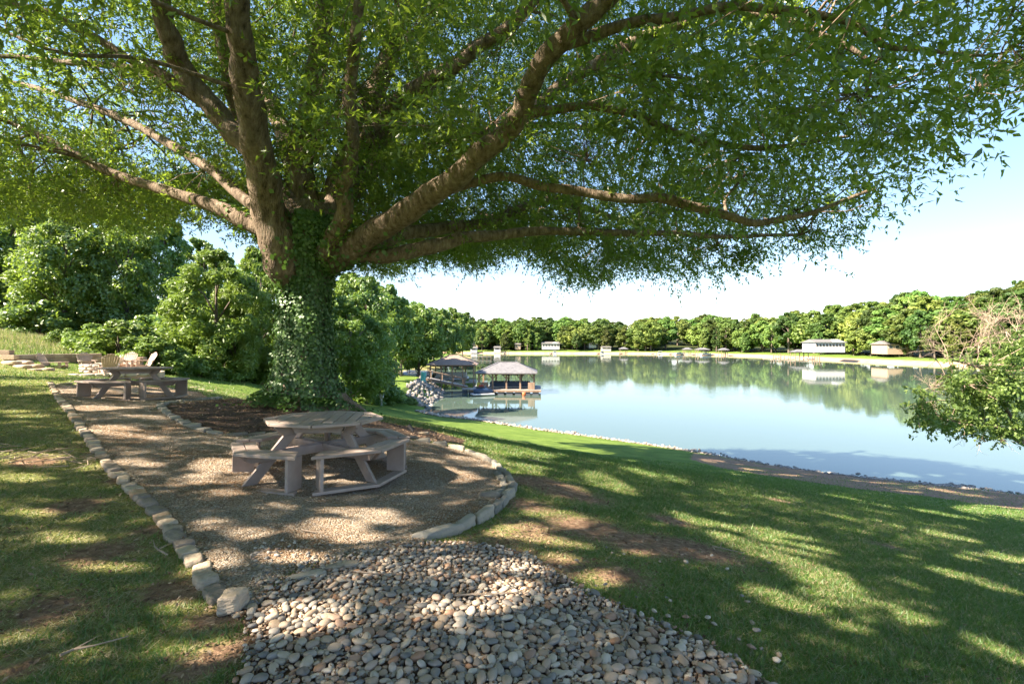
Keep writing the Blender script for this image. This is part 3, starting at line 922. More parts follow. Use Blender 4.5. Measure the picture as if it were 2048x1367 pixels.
edging('stone_edging', 'long row of tan sandstone blocks bordering the gravel beside the left lawn', LEFT, M['stone'], .21, .145, .085, 1)
edging('stone_edging', 'curved grey stone border around the right end of the gravel', [(836, 1084), (868, 1074), (930, 1054), (982, 1030), (1014, 1000), (1024, 976), (1006, 948), (978, 926), (940, 908), (890, 894), (835, 884)], M['bluestone'], .38, .11, .15, 2)
edging('stone_edging', 'second inner course of grey stones inside the curve of the right gravel border', [(996, 997), (1008, 982), (1004, 966), (990, 950)], M['bluestone'], .3, .12, .12, 3)
edging('stone_edging', 'low rounded stones between the gravel and the dark mulch left of the trunk', [(440, 872), (404, 862), (376, 853), (350, 839), (330, 824), (322, 814), (350, 806), (400, 801), (440, 797)], M['bluestone'], .3, .16, .10, 4)
edging('stone_edging', 'flat stones edging the mulch behind the near picnic table', [(450, 872), (540, 869), (660, 868), (760, 870), (830, 877)], M['stone'], .3, .14, .07, 5)
edging('stone_edging', 'thin stone row closing the gravel behind the far picnic table', [(110, 768), (165, 769), (260, 768), (360, 772), (420, 782)], M['stone'], .35, .14, .07, 6)
def lone_stone(u, v, dims, rz, mat, label, seed, name='flat_stone', cat='stone', sink=.25, tilt=.0):
    V, Fc = rough_stone(seed, dims, 4)
    V = V * (1 + .06 * np.sin(V[:, 1:2] * 31 + seed) + .05 * np.sin(V[:, :1] * 27 + V[:, 2:] * 22))
    o = mk(name, V, Fc, mat)
    p = P(u, v)
    o.location = (p[0], p[1], float(surf(p[0], p[1])) + dims[2] * (.5 - sink))
    o.rotation_euler = (tilt, 0, rz)
    return tag(o, label, cat)
lone_stone(464, 1226, (.15, .145, .15), .2, M['stone'], 'chunky tan boulder at the near end of the left edging', 50, 'end_boulder', 'boulder', .1)
lone_stone(612, 1160, (.31, .12, .07), .45, M['bluestone'], 'flat grey slab half buried where gravel meets pebbles', 51, sink=.25)
lone_stone(684, 1141, (.29, .11, .07), .42, M['stone'], 'flat tan slab lying right of the grey half buried slab', 52, sink=.25)
lone_stone(978, 996, (.30, .10, .10), .05, M['stone'], 'brown brick-like block lying inside the curved gravel border', 53, sink=0)
lone_stone(845, 1318 - 450, (.34, .2, .08), .1, M['stone'], 'low flat stone on mulch right of the near table', 54)

# ------------------------------------------------------------------ picnic tables
def clip_poly(poly, n, d):
    """keep the side n.p <= d"""
    out = []
    for i in range(len(poly)):
        a, b = poly[i], poly[(i + 1) % len(poly)]
        da, db = n[0] * a[0] + n[1] * a[1] - d, n[0] * b[0] + n[1] * b[1] - d
        if da <= 0: out.append(a)
        if da * db < 0:
            t = da / (da - db)
            out.append((a[0] + t * (b[0] - a[0]), a[1] + t * (b[1] - a[1])))
    return out
def dirv(th, r=1.0):
    return np.array([math.sin(th) * r, -math.cos(th) * r])
def lerp(a, b, t): return a + (b - a) * t
def shrink(poly, g):
    c = np.mean(poly, 0)
    return [tuple(c + (np.array(p) - c) * (1 - g / max(.02, np.linalg.norm(np.array(p) - c)))) for p in poly]
def picnic_table(label):
    root = tag(empty('picnic_table'), label, 'picnic table', 'octagonal picnic tables on the gravel')
    mt = M['poly']
    top = MB().prism([tuple(dirv(i * R(45), .60)) for i in range(8)], .705, .735).build('tabletop', mt, root)
    zt0, zt1 = .738, .775
    for i in range(8):
        t0, t1 = R(45 * i), R(45 * (i + 1))
        q = [dirv(t0, .80), dirv(t1, .80), dirv(t1, .655), dirv(t0, .655)]
        MB().prism(shrink(q, .008), zt0, zt1).build('plank', mt, top, bevel=.004)
    for k in range(-4, 5):
        q = [(k * .136 - .0625, -1), (k * .136 + .0625, -1), (k * .136 + .0625, 1), (k * .136 - .0625, 1)]
        for i in range(8):
            th = R(45 * i + 22.5)
            q = clip_poly(q, dirv(th), .648 * math.cos(R(22.5)))
        if len(q) > 2:
            MB().prism(q, zt0, zt1 - .001).build('plank', mt, top, bevel=.003)
    for b in range(4):
        th = R(45 + 90 * b)
        seat_root = None
        for s in (-1, 1):
            te = th + s * R(45)
            for (ri, rm, name) in ((.90, 1.048, 0), (1.060, 1.21, 1)):
                tI, tO = (.80, .845) if name == 0 else (.85, .90)
                q = [lerp(dirv(th, ri), dirv(te, ri), .004), lerp(dirv(th, ri), dirv(te, ri), tI), lerp(dirv(th, rm), dirv(te, rm), tO), lerp(dirv(th, rm), dirv(te, rm), .004)]
                if s < 0: q = q[::-1]
                MB().prism(q, .43, .468).build('seat_board', mt, root, bevel=.004)
            # end leg, standing across the seat
            sd_ = unit(dirv(te, 1) - dirv(th, 1))
            rad = np.array([-sd_[1], sd_[0]]); rad = rad if rad @ dirv(th) > 0 else -rad
            c = lerp(dirv(th, 1.05), dirv(te, 1.05), .80)
            a_, b_ = c - rad * .13, c + rad * .13
            q = [a_ - sd_ * .02, b_ - sd_ * .02, b_ + sd_ * .02, a_ + sd_ * .02]
            MB().prism(q, .042, .43).build('end_leg', mt, root, bevel=.003)
            # rail on the ground
            q = [lerp(dirv(th, 1.03), dirv(te, 1.03), .0), lerp(dirv(th, 1.03), dirv(te, 1.03), .86), lerp(dirv(th, 1.18), dirv(te, 1.18), .88), lerp(dirv(th, 1.18), dirv(te, 1.18), .0)]
            if s < 0: q = q[::-1]
            MB().prism(q, .002, .04).build('base_rail', mt, root, bevel=.003)
            # apron under the table edge, between neighbouring supports
        m = Matrix(((math.sin(th), 0, -math.cos(th) * 1, 0), (-math.cos(th), 0, -math.sin(th) * 1, 0), (0, 1, 0, 0), (0, 0, 0, 1)))
        # local (r, z, thickness) -> world
        leg = [(.94, .042), (1.12, .042), (.60, .60), (.42, .60)]
        MB().prism(leg, -.02, .02, m).build('slanted_leg', mt, root, bevel=.003)
        up = [(.42, .602), (.60, .602), (.72, .70), (.72, .735), (.55, .735)]
        MB().prism(up, -.021, .019, m).build('top_brace', mt, root, bevel=.003)
        for off in (-.045, .045):
            beam = [(.03, .32), (1.04, .32), (1.155, .428), (.03, .428)]
            MB().prism(beam, off - .018, off + .018, m).build('seat_beam', mt, root, bevel=.003)
        a_, b_ = dirv(th, .55), dirv(th + R(90), .55)
        a2, b2 = lerp(a_, b_, .06), lerp(a_, b_, .94)
        d = unit(b2 - a2); nn = np.array([-d[1], d[0]]) * .018
        vs = []
        for (p, q_, z) in ((a2, b2, .735), (lerp(a2, b2, .08), lerp(a2, b2, .92), .625)):
            vs += [(*(p - nn), z), (*(p + nn), z), (*(q_ + nn), z), (*(q_ - nn), z)]
        MB().add(vs, [(0, 1, 2, 3), (7, 6, 5, 4), (0, 4, 5, 1), (1, 5, 6, 2), (2, 6, 7, 3), (3, 7, 4, 0)]).build('apron', mt, root)
    return root
t1 = picnic_table('large octagonal grey-brown plastic picnic table nearest the camera on the gravel')
t1.location = (-2.63, 6.75, float(hh(-2.63, 6.75)) + .035)
t1.rotation_euler = (R(-1.2), R(.8), R(10))
t2 = copy_tree(t1)
t2['label'] = 'smaller looking octagonal picnic table further left in front of the fire pit'
t2.location = (-9.75, 12.5, float(hh(-9.75, 12.5)) + .03)
t2.rotation_euler = (R(-1), R(1), R(38))

# ------------------------------------------------------------------ fire pit terrace
fc = np.array([-17.7, 20.7])
fz = float(hh(*fc)) + .05
pat = MB().prism([(fc[0] + math.cos(a) * (2.3 + .12 * math.sin(5 * a)), fc[1] + math.sin(a) * (2.2 + .10 * math.cos(4 * a))) for a in np.linspace(0, 2 * math.pi, 40, endpoint=False)], fz - .25, fz).build('patio', nmat('patio_grit', [(.3, (.46, .34, .25)), (.7, (.60, .47, .36))], 4, .9, .4), None)
tag(pat, kind='structure')
for i in range(17):                                    # rim stones
    a = math.pi + math.pi * (i + .5) / 17 if i < 17 else 0
    V, Fc = rough_stone(300 + i, (random.uniform(.38, .58), .3, .2), 2)
    o = mk('paving_stone', V, Fc, M['palestone'], pat)
    o.location = (fc[0] + math.cos(a) * 2.38, fc[1] + math.sin(a) * 2.28, fz - .02)
    o.rotation_euler = (0, 0, a + math.pi / 2)
ring = tag(empty('fire_pit', (fc[0] + .05, fc[1], fz)), 'round pale stone fire pit ring amid the wooden chairs', 'fire pit')
for c in range(3):
    for i in range(12):
        a = 2 * math.pi * (i + .5 * (c % 2)) / 12
        V, Fc = rough_stone(400 + i + 20 * c, (.30, .2, .125), 2)
        o = mk('block', V, Fc, M['palestone'], ring)
        o.location = (math.cos(a) * .58, math.sin(a) * .58, .06 + .118 * c)
        o.rotation_euler = (0, 0, a + math.pi / 2)
def adirondack(label):
    root = tag(empty('adirondack_chair'), label, 'chair', 'adirondack chairs around the fire pit')
    mt = M['adiron']
    # faces +y (the fire); back leans towards -y
    b = MB()
    for i in range(6):
        y = .28 - i * .105
        b.box((0, y, .36 - i * .03), (.52, .09, .022), rx=R(15))
    b.build('seat', mt, root)
    b = MB()
    for i in range(7):
        x = (i - 3) * .088
        hgt_ = .86 - .022 * (i - 3) ** 2
        p0 = Vector((x * .82, -.26, .24)); p1 = Vector((x * 1.18, -.26 - .42 * hgt_ / .86, .24 + hgt_ * .9))
        b.bar(p0, p1, .08, .022, (0, 1, 0))
    b.bar((-.3, -.36, .48), (.3, -.36, .48), .03, .07); b.bar((-.33, -.60, .88), (.33, -.60, .88), .03, .06)
    b.build('backrest', mt, root)
    for s in (-1, 1):
        MB().bar((s * .29, .36, .0), (s * .29, .36, .54), .03, .13, (0, 1, 0)).build('front_leg', mt, root)
        MB().prism([(.40, .40), (.40, .26), (-.62, 0), (-.82, 0), (-.3, .24)], -.013, .013, Matrix(((0, 0, 1, s * .262), (1, 0, 0, 0), (0, 1, 0, 0), (0, 0, 0, 1)))).build('side_rail', mt, root)
        MB().prism([(s * .25, .46), (s * .40, .44), (s * .40, .1), (s * .33, -.42), (s * .25, -.42)], .545, .57).build('armrest', mt, root)
    return root
ch = [(-19.2, 20.3, 'chair turned sideways leftmost at the fire pit beside the steps'), (-19.25, 21.9, 'chair seen from the front behind the fire ring, left of centre'), (-18.0, 22.5, 'chair half hidden behind the fire ring in the middle'),
      (-16.9, 22.1, 'upright fan-backed chair at the back right of the fire pit'), (-16.2, 19.4, 'chair seen side-on from behind right of the fire ring')]
c0 = None
for (x, y, lab) in ch[:5]:
    if c0 is None: c = c0 = adirondack('')
    else: c = copy_tree(c0)
    c['label'] = 'weathered tan adirondack ' + lab
    c.location = (x, y, fz)
    c.scale = (.82,) * 3
    c.rotation_euler = (0, 0, math.atan2(fc[1] - y, fc[0] - x) - math.pi / 2)
# retaining wall with block courses and steps
wall = tag(empty('retaining_wall', (-20.5, 21, fz)), 'low curved retaining wall of tan blocks left of the fire pit', 'wall')
bl = MB().box((0, 0, 0), (.43, .26, .185)).mesh('block', M['wallblock'], bevel=.012)
for c in range(4):
    n_ = 16
    for i in range(n_):
        a = R(92 + (i + .5 * (c % 2)) * 6.6)
        if c == 3 and i < 5: continue
        rr = 2.75
        x, y = fc[0] + math.cos(a) * rr * 1.05 - .1, fc[1] + math.sin(a) * rr * .95
        ob('block', bl, wall, (x + 20.5, y - 21, .10 + c * .19), (0, 0, a + math.pi / 2))
wall2 = tag(empty('retaining_wall', (-22.6, 20.3, float(hh(-21.5, 20.0)) - .25)), 'upper tan block wall running to the left edge above the steps', 'wall')
for c in range(3):
    for i in range(9):
        ob('block', bl, wall2, (-1.5 + i * .44 + .2 * (c % 2), -.01 * i * i, c * .19), (0, 0, .02 * i))
steps = tag(empty('stone_steps', (-19.0, 18.75, fz)), 'flight of tan block steps between the lawn and the fire pit', 'steps')
for i in range(4):
    for j in range(2):
        V, Fc = rough_stone(500 + i * 3 + j, (.78, .42, .2), 2)
        o = mk('step', V, Fc, M['wallblock'], steps)
        o.location = (.9 - i * .5, .1 * i + j * .5 - .1, .02 + i * .15)
        o.rotation_euler = (0, 0, R(-12))

# ------------------------------------------------------------------ leaf arrays
def sprays(cen, rad, twigs, per, L_, W_, seed, down=.35, outw=None, flat_=.6):
    """leaves set along short twigs that radiate from each clump centre"""
    r = np.random.default_rng(seed)
    n = len(cen)
    d = unit(r.normal(0, 1, (n, twigs, 3)) * [1, 1, flat_])
    if outw is not None: d = unit(d + outw[:, None] * .7)
    d[..., 2] -= down * r.random((n, twigs)); d = unit(d)
    st = cen[:, None] + r.normal(0, .28, (n, twigs, 3)) * rad[:, None, None]
    t = r.uniform(.05, 1, (n, twigs, per))
    base = st[:, :, None] + d[:, :, None] * (t * rad[:, None, None])[..., None]
    base[..., 2] -= (t ** 2) * rad[:, None, None] * .18
    ld = unit(d[:, :, None] * .7 + r.normal(0, .6, base.shape) + [0, 0, -.25])
    side = unit(np.cross(ld, r.normal(0, 1, base.shape) * [.45, .45, 1] + [0, 0, .6]))
    le = L_ * r.uniform(.7, 1.25, base.shape[:3])[..., None]
    wi = W_ * r.uniform(.8, 1.2, base.shape[:3])[..., None]
    V = np.stack([base, base + ld * le * .45 - side * wi, base + ld * le, base + ld * le * .45 + side * wi], -2)
    rn = np.clip(np.repeat(r.normal(.45, .16, n), twigs * per) + r.normal(0, .17, n * twigs * per), 0, 1)
    return V.reshape(-1, 3), rn
def quads(n): return np.arange(4 * n).reshape(-1, 4)

# ------------------------------------------------------------------ the great oak
TB = np.array([-5.22, 12.2])
tz = float(hh(*TB))
oak = tag(empty('oak_tree', (0, 0, 0)), 'huge spreading oak with thick ivy-clad trunk shading the whole lawn', 'tree')
prof = [(tz - .4, 1.5), (tz - .05, 1.24), (tz + .15, .98), (tz + .45, .82), (tz + .9, .72), (tz + 1.6, .63), (tz + 2.4, .58), (tz + 3.0, .62), (tz + 3.5, .78), (tz + 3.95, .95), (tz + 4.5, .92), (tz + 5.1, .55)]
pz_, pr_ = np.array(prof).T
zz = np.linspace(pz_[0], pz_[-1], 44)
na = 56
an = np.arange(na) / na * 2 * np.pi
def trunk_r(z, a):
    r0 = np.interp(z, pz_, pr_)
    r0 = r0 * np.interp(z, [tz + .3, tz + 1], [1, .88])
    fl = np.clip((tz + 1.0 - z) / 1.2, 0, 1)
    return r0 * (1 + .035 * np.sin(5 * a + 1) + .03 * np.sin(9 * a + z) + fl * .12 * np.sin(6 * a + .6) * np.sin(3 * a))
Zg, Ag = np.meshgrid(zz, an, indexing='ij')
Rg = trunk_r(Zg, Ag)
V = np.c_[(TB[0] + Rg * np.cos(Ag)).ravel(), (TB[1] + Rg * np.sin(Ag)).ravel(), Zg.ravel()]
i = np.arange(len(zz) - 1)[:, None] * na; j = np.arange(na)[None]
mk('trunk', V, np.stack([i + j, i + (j + 1) % na, i + na + (j + 1) % na, i + na + j], -1).reshape(-1, 4), M['bark'], oak, smooth=True)
# ivy
n = 27000
iz = tz + (4.75 * rng.random(n) ** .95)
ia = rng.uniform(0, 2 * np.pi, n)
keep = ~((iz < tz + .35) & (np.sin(4 * ia + 1.3) > .45)) & ~((iz > tz + 3.2) & (np.sin(3 * ia) > .93))
iz, ia = iz[keep], ia[keep]; n = len(iz)
ir = trunk_r(iz, ia) + rng.gamma(2, .028, n) + .06 * np.clip(vnoise(ia * 3, iz * 1.2, 1, 5) - .4, 0, 1) * 2
nr = np.c_[np.cos(ia), np.sin(ia), np.full(n, .25)] + rng.normal(0, .38, (n, 3)); nr = unit(nr)
dn = unit(np.c_[rng.normal(0, .5, n), rng.normal(0, .5, n), np.full(n, -1.0)]); dn = unit(dn - nr * (dn * nr).sum(1, keepdims=True))
sdv = np.cross(nr, dn)
S = (rng.uniform(.026, .046, n) * np.where(iz > tz + 3.6, 1.25, 1))[:, None]
c = np.c_[TB[0] + ir * np.cos(ia), TB[1] + ir * np.sin(ia), iz]
V = np.stack([c - dn * S * .8, c - sdv * S + dn * S * .1, c + dn * S * 1.15, c + sdv * S + dn * S * .1], 1)
# ivy climbing the feet of the limbs
# (limb leaves are added once the limbs exist)
# runners spreading over the root flare
n2 = 3800
ra = rng.uniform(0, 2 * np.pi, n2); rr = .95 + rng.gamma(2, .11, n2) * (.5 + .8 * (np.sin(3 * ra + .5) > .2))
x, y = TB[0] + rr * np.cos(ra), TB[1] + rr * np.sin(ra)
c2 = np.c_[x, y, surf(x, y) + .06 + .12 * rng.random(n2) + np.clip(1.35 - rr, 0, 1) * .45]
a = rng.uniform(0, 6.28, n2)
u_ = np.c_[np.cos(a), np.sin(a), rng.normal(0, .4, n2)] * .036; v_ = np.c_[-np.sin(a), np.cos(a), rng.normal(0, .4, n2)] * .033
V2 = np.stack([c2 - u_, c2 - v_, c2 + u_, c2 + v_], 1)
o = mk('ivy', np.r_[V.reshape(-1, 3), V2.reshape(-1, 3)], quads(n + n2), M['ivy_leaf'], rnd=np.clip(rng.normal(.45, .25, n + n2) + np.r_[.25 * ((iz - tz) > 3.6), np.zeros(n2)], 0, 1))
tag(o, 'dark green ivy covering the oak trunk from roots to fork', 'ivy', kind='stuff')

# main limbs, read off as (u, v, depth, width in px)
LIMBS = [
 [(572, 570, 12.0, 50), (562, 515, 11.5, 68), (540, 430, 11.2, 66), (520, 320, 10.6, 58), (497, 200, 10.0, 54), (482, 90, 9.4, 48), (470, -40, 8.8, 42), (440, -260, 8.2, 30), (400, -520, 8, 18)],
 [(585, 520, 12, 44), (540, 470, 12, 36), (478, 436, 12, 32), (400, 402, 12.2, 25), (300, 372, 12.6, 20), (190, 330, 13.2, 16), (80, 270, 13.6, 12), (-60, 215, 13.8, 8)],
 [(535, 330, 10.9, 40), (480, 280, 11.2, 42), (425, 215, 11.2, 42), (372, 150, 11, 42), (345, 90, 10.6, 40), (322, 10, 10.2, 34), (290, -160, 9.6, 24), (240, -380, 9.4, 14)],
 [(600, 450, 12.4, 60), (520, 330, 12.6, 48), (480, 210, 12.4, 44), (455, 90, 12, 42), (436, -20, 11.6, 38), (400, -220, 11, 26), (380, -450, 11, 14)],
 [(655, 530, 12.2, 46), (705, 494, 11.6, 50), (790, 438, 10.8, 48), (870, 385, 10, 46), (950, 320, 9.2, 44), (1036, 235, 8.6, 40), (1060, 170, 8.2, 40), (1110, 95, 7.6, 42), (1190, 20, 7.2, 40), (1330, -120, 6.8, 30), (1520, -330, 6.6, 18)],
 [(660, 520, 12, 40), (720, 512, 11.8, 30), (800, 508, 11.8, 30), (880, 488, 12, 28), (960, 472, 12.4, 22), (1100, 463, 13, 17), (1300, 466, 13.6, 13), (1450, 472, 14, 9), (1600, 470, 14, 6)],
 [(670, 530, 12.6, 34), (740, 500, 13, 30), (810, 466, 13.6, 28), (880, 458, 14.4, 26), (980, 440, 15.5, 20), (1100, 398, 17, 16), (1180, 420, 18, 12), (1280, 450, 19, 8)],
 [(645, 520, 11.9, 36), (660, 484, 11.4, 34), (688, 432, 11, 34), (688, 375, 10.8, 30), (705, 315, 10.6, 27), (700, 200, 10.2, 25), (712, 60, 9.6, 22), (740, -120, 9, 16)],
 [(640, 480, 12.6, 50), (700, 330, 12.8, 30), (742, 262, 12.6, 26), (815, 185, 12.2, 28), (890, 145, 11.8, 24), (960, 95, 11.4, 22), (1040, 30, 10.8, 20), (1120, -60, 10.4, 16), (1260, -200, 10, 10)],
 [(640, 470, 13.6, 60), (715, 330, 14, 36), (780, 255, 14, 36), (850, 180, 14, 34), (920, 120, 13.8, 30), (1010, 60, 13.4, 26), (1100, -30, 13, 20), (1250, -160, 12.6, 12)],
 [(1036, 232, 8.6, 26), (1130, 215, 8.4, 17), (1240, 220, 8.4, 15), (1350, 265, 8.4, 14), (1440, 290, 8.4, 13), (1580, 292, 8.4, 9), (1700, 270, 8.4, 5)],
 [(870, 385, 10, 22), (1000, 355, 9.8, 18), (1120, 378, 9.7, 19), (1240, 395, 9.6, 18), (1340, 400, 9.5, 20), (1430, 425, 9.4, 17), (1520, 445, 9.3, 14), (1620, 425, 9.2, 10), (1750, 378, 9, 6)],
 [(620, 470, 12.6, 70), (600, 330, 12.8, 54), (630, 160, 12.6, 40), (650, 0, 12.2, 34), (660, -220, 11.8, 24), (640, -420, 11.6, 12)],
 [(650, 430, 12.9, 50), (720, 260, 13.4, 44), (780, 110, 13.6, 38), (800, 30, 13.6, 32), (860, -40, 13.6, 26), (960, -160, 13.4, 16), (1100, -300, 13, 10)],
 [(950, 320, 9.2, 26), (1100, 190, 9.6, 24), (1220, 110, 9.6, 24), (1350, 50, 9.2, 20), (1480, 20, 8.8, 16), (1620, 60, 8.4, 12), (1760, 130, 8.2, 8)],
 [(1110, 95, 7.6, 24), (1300, 40, 7.4, 20), (1500, 15, 7.2, 16), (1680, 40, 7, 14), (1790, 95, 7, 10), (1960, 110, 7, 6)],
 [(428, 222, 11.2, 26), (340, 158, 11.2, 20), (250, 112, 11.2, 17), (165, 62, 11, 15), (90, 24, 10.8, 12), (-60, -10, 10.4, 8)],
 [(480, 290, 11.3, 20), (400, 200, 12.2, 17), (270, 140, 13.0, 14), (130, 124, 13.7, 11), (0, 112, 14, 8), (-120, 100, 14, 5)],
 [(590, 480, 12.2, 26), (500, 405, 12.8, 24), (400, 325, 14.2, 20), (270, 250, 16.5, 16), (120, 190, 19, 12), (0, 160, 21, 8)],
 [(620, 440, 13.5, 44), (560, 250, 16, 32), (480, 100, 18.5, 22), (420, 0, 20, 14)],
 [(660, 440, 13.5, 44), (760, 330, 16.5, 30), (900, 280, 19, 22), (1060, 250, 21.5, 14), (1200, 260, 23, 9)],
 [(470, -40, 8.8, 30), (520, -500, 6.6, 24), (700, -1200, 4.4, 16)],
 [(322, 10, 10.2, 24), (100, -300, 8, 18), (-300, -700, 6.4, 10)],
 [(1190, 20, 7.2, 26), (1700, -350, 5, 20), (2600, -900, 3.4, 12)],
]
limbpts = []; limbfull = []
for k, lm in enumerate(LIMBS):
    A = np.array(lm, float)
    W = np.array([at(u, v, Y) for u, v, Y, _ in lm])
    rad = A[:, 3] / 2 / F * A[:, 2]
    Q = smooth_path(np.c_[W, rad], len(lm) * 7)
    Q[:, :3] += (np.sin(np.arange(len(Q))[:, None] * [.7, .9, .6] + k * 2) * .02)
    pth, rd = Q[:, :3], np.maximum(Q[:, 3], .012) * (1 + .05 * np.sin(np.arange(len(Q)) * 1.3 + k))
    V, Fq = tube_arr(pth, rd, 14)
    mk('limb', V, Fq, M['bark'], oak, smooth=True)
    limbfull.append(np.c_[pth, rd])
    st_ = 8 if k < 10 else 4
    limbpts.append(np.c_[pth[st_:], rd[st_:]])
LP = np.concatenate(limbpts)

fk = np.array([TB[0], TB[1], tz + 3.6])
ALL = np.concatenate([l for l in limbfull])
dl_ = np.linalg.norm(ALL[:, :3] - fk, axis=1)
cand = ALL[(dl_ < 3.0) & (rng.random(len(ALL)) < np.clip(1.6 - dl_ / 2.2, .1, 1))]
ci_ = rng.integers(0, len(cand), 7000)
dv_ = unit(rng.normal(0, 1, (7000, 3)))
pc = cand[ci_, :3] + rng.normal(0, .07, (7000, 3)) + dv_ * (cand[ci_, 3:4] + .03 + rng.gamma(1.5, .03, (7000, 1)))
nf = rng.random(7000) < np.clip(1.25 - np.linalg.norm(pc - fk, axis=1) / 2.6, 0, 1)
front = (pc[:, 0] < -5.3) & (pc[:, 1] < 11.8) & (pc[:, 2] > tz + 3.9)      # the big left limb stays bare
pc, dv_ = pc[nf & ~front], dv_[nf & ~front]
uu = unit(np.cross(dv_, rng.normal(0, 1, pc.shape))); ww = np.cross(dv_, uu); sz = rng.uniform(.04, .07, (len(pc), 1))
V = np.stack([pc - uu * sz, pc - ww * sz * .8, pc + uu * sz, pc + ww * sz * .8], 1).reshape(-1, 3)
mk('climbing_leaves', V, np.arange(4 * len(pc)).reshape(-1, 4), M['ivy_leaf'], oak, rnd=np.clip(rng.normal(.65, .25, len(pc)), 0, 1))['kind'] = 'stuff'
# clump centres in the crown's shell
CC = np.array([-4.6, 11.4])
PATCH = [(622,1243,100,35),(429,1053,60,14),(446,1126,60,25),(505,1070,45,12),(558,1019,40,7),(549,1038,35,6),(666,1058,70,22),(740,1029,100,12),(710,1076,60,12),(783,1044,50,8),(580,1120,80,14),(886,1217,35,20),
 (1037,1183,70,25),(993,1216,60,20),(911,1235,60,15),(1060,1138,70,16),(1115,1116,50,15),(1208,1157,70,25),(1123,1034,75,18),(1071,1053,30,10),(1149,979,35,8),(1204,960,45,16),(1379,1038,40,10),(1275,1105,12,5),(919,1086,30,5),(1104,890,60,6),(1000,880,100,5),(1175,900,50,5),(1320,953,50,6),
 (1267,940,30,4),(837,986,40,8),(904,940,20,5),(1467,1079,55,14),(1530,1105,60,14),(1615,1135,60,20),(1652,1164,70,22),(1530,1186,60,18),(1578,1205,60,15),(1671,1194,80,18),(1764,1220,90,18),(1700,1253,30,8),(1760,1045,40,7),(1675,1031,25,5),(1871,1027,70,4),(1734,1008,60,4),(1552,999,25,4),
 (1934,1157,60,18),(1893,1071,60,6),(1930,1116,30,6),(1812,1168,30,10),(2005,1112,30,6),(2005,1305,40,25),(1882,979,30,4),(1930,988,40,4),(1411,921,14,3),(1485,952,20,3),(278,875,70,6),(247,859,50,5),(270,929,70,8),(455,990,40,12),(366,975,30,6),(405,959,30,5),
 (77,917,80,14),(40,955,60,10),(193,932,30,14),(70,1025,45,8),(154,1075,60,8),(212,1133,90,12),(38,1187,40,10),(23,1275,35,12),(358,1217,40,10),(424,1302,50,20),(173,1310,60,10),(77,1356,60,8),(190,820,50,4),(135,784,35,12),(50,765,60,16),(22,822,40,5),(56,831,40,5),(190,865,50,4),(280,835,60,5),(225,817,60,3),
 (560,915,40,10),(600,960,40,8),(750,905,40,10),(690,960,60,8),(340,1050,10,10),(330,1300,30,10)]
PW = []
for u, v, ru, rv in PATCH:
    c_ = P(u, v); n_ = P(u, v + rv); f_ = P(u, v - rv)
    PW.append((c_[0], c_[1], max(.12, ru / F * c_[1]), max(.10, (f_[1] - n_[1]) / 2)))
_hx = np.linspace(-45, 45, 181); _hg = hh(*np.meshgrid(_hx, _hx))
def fast_h(x, y):
    fx = np.clip((x + 45) / .5, 0, 179.9); fy = np.clip((y + 45) / .5, 0, 179.9)
    i, j = fx.astype(int), fy.astype(int); a, b = fx - i, fy - j
    return (_hg[j, i] * (1 - a) + _hg[j, i + 1] * a) * (1 - b) + (_hg[j + 1, i] * (1 - a) + _hg[j + 1, i + 1] * a) * b
def sun_hole(p):
    """where the crown is open: the gaps through which the sun reaches the ground"""
    z = np.full(len(p), 5.0)
    for _ in range(3):
        k_ = (p[:, 2] - z) / sd[2]
        x, y = p[:, 0] - sd[0] * k_, p[:, 1] - sd[1] * k_
        z = fast_h(x, y)
    wob = .7 * (fnoise(x, y, .35, 61) - .5) + .95 * (fnoise(x, y, .8, 62) - .5)
    m_ = np.zeros(len(p), bool)
    for a, b, ra, rb in PW:
        m_ |= ((x - a) / ra) ** 2 + ((y - b) / rb) ** 2 < .85 + 1.9 * wob
    k_ = (p[:, 2] - 6.0) / sd[2]
    m_ |= ((p[:, 0] - sd[0] * k_ - 12.8) / 3.4) ** 2 + ((p[:, 1] - sd[1] * k_ - 12.6) / 2.8) ** 2 < 1
    m_ |= fnoise(x * .8, y * 1.5, 1.5, 63) > .735
    return m_
def crown_R(a):
    """crown radius by compass angle (0 = +x)"""
    ks = np.array([-180, -150, -120, -90, -60, -30, -10, 15, 40, 65, 90, 120, 150, 180])
    rs = np.array([17.5, 18, 16, 14.5, 14.5, 15.2, 14.6, 14.6, 14.5, 13.5, 13, 13, 15, 17.5])
    return np.interp(np.degrees(a), ks, rs)
def crown_low(x, y, rho):
    z = 9.35 + 1.9 * (1 - rho) ** 1.0 + .085 * np.maximum(0, -(x + 5)) + .11 * np.maximum(0, 9 - y)
    return z + .8 * (fnoise(x, y, 3.2, 41) - .5) * 1.6
r = np.random.default_rng(77)
NC = 12800
rho = r.random(NC) ** .5
aa = r.uniform(-np.pi, np.pi, NC)
cx_, cy_ = CC[0] + crown_R(aa) * rho * np.cos(aa), CC[1] + crown_R(aa) * rho * np.sin(aa)
low = crown_low(cx_, cy_, rho)
topz = 11.2 + 12.5 * np.sqrt(np.maximum(0, 1 - rho ** 2.2))
tt = r.random(NC)
# 45 % near the underside, 40 % near the outside, rest between
kind = r.random(NC)
fz_ = np.where(kind < .36, tt ** 2 * .22, np.where(kind < .80, 1 - .28 * tt ** 1.3, .2 + .6 * tt))
cz_ = low + fz_ * (topz - low)
cen = np.c_[cx_, cy_, cz_]
# open windows: clumps thin out where a coarse 3-D noise is low
gap = fnoise(cx_ + cz_ * .6, cy_ - cz_ * .3, 2.6, 51)
keep = gap > np.where(kind < .36, np.where(cx_ < -6, .27, .37), np.where(cx_ < -6, .12, .28))
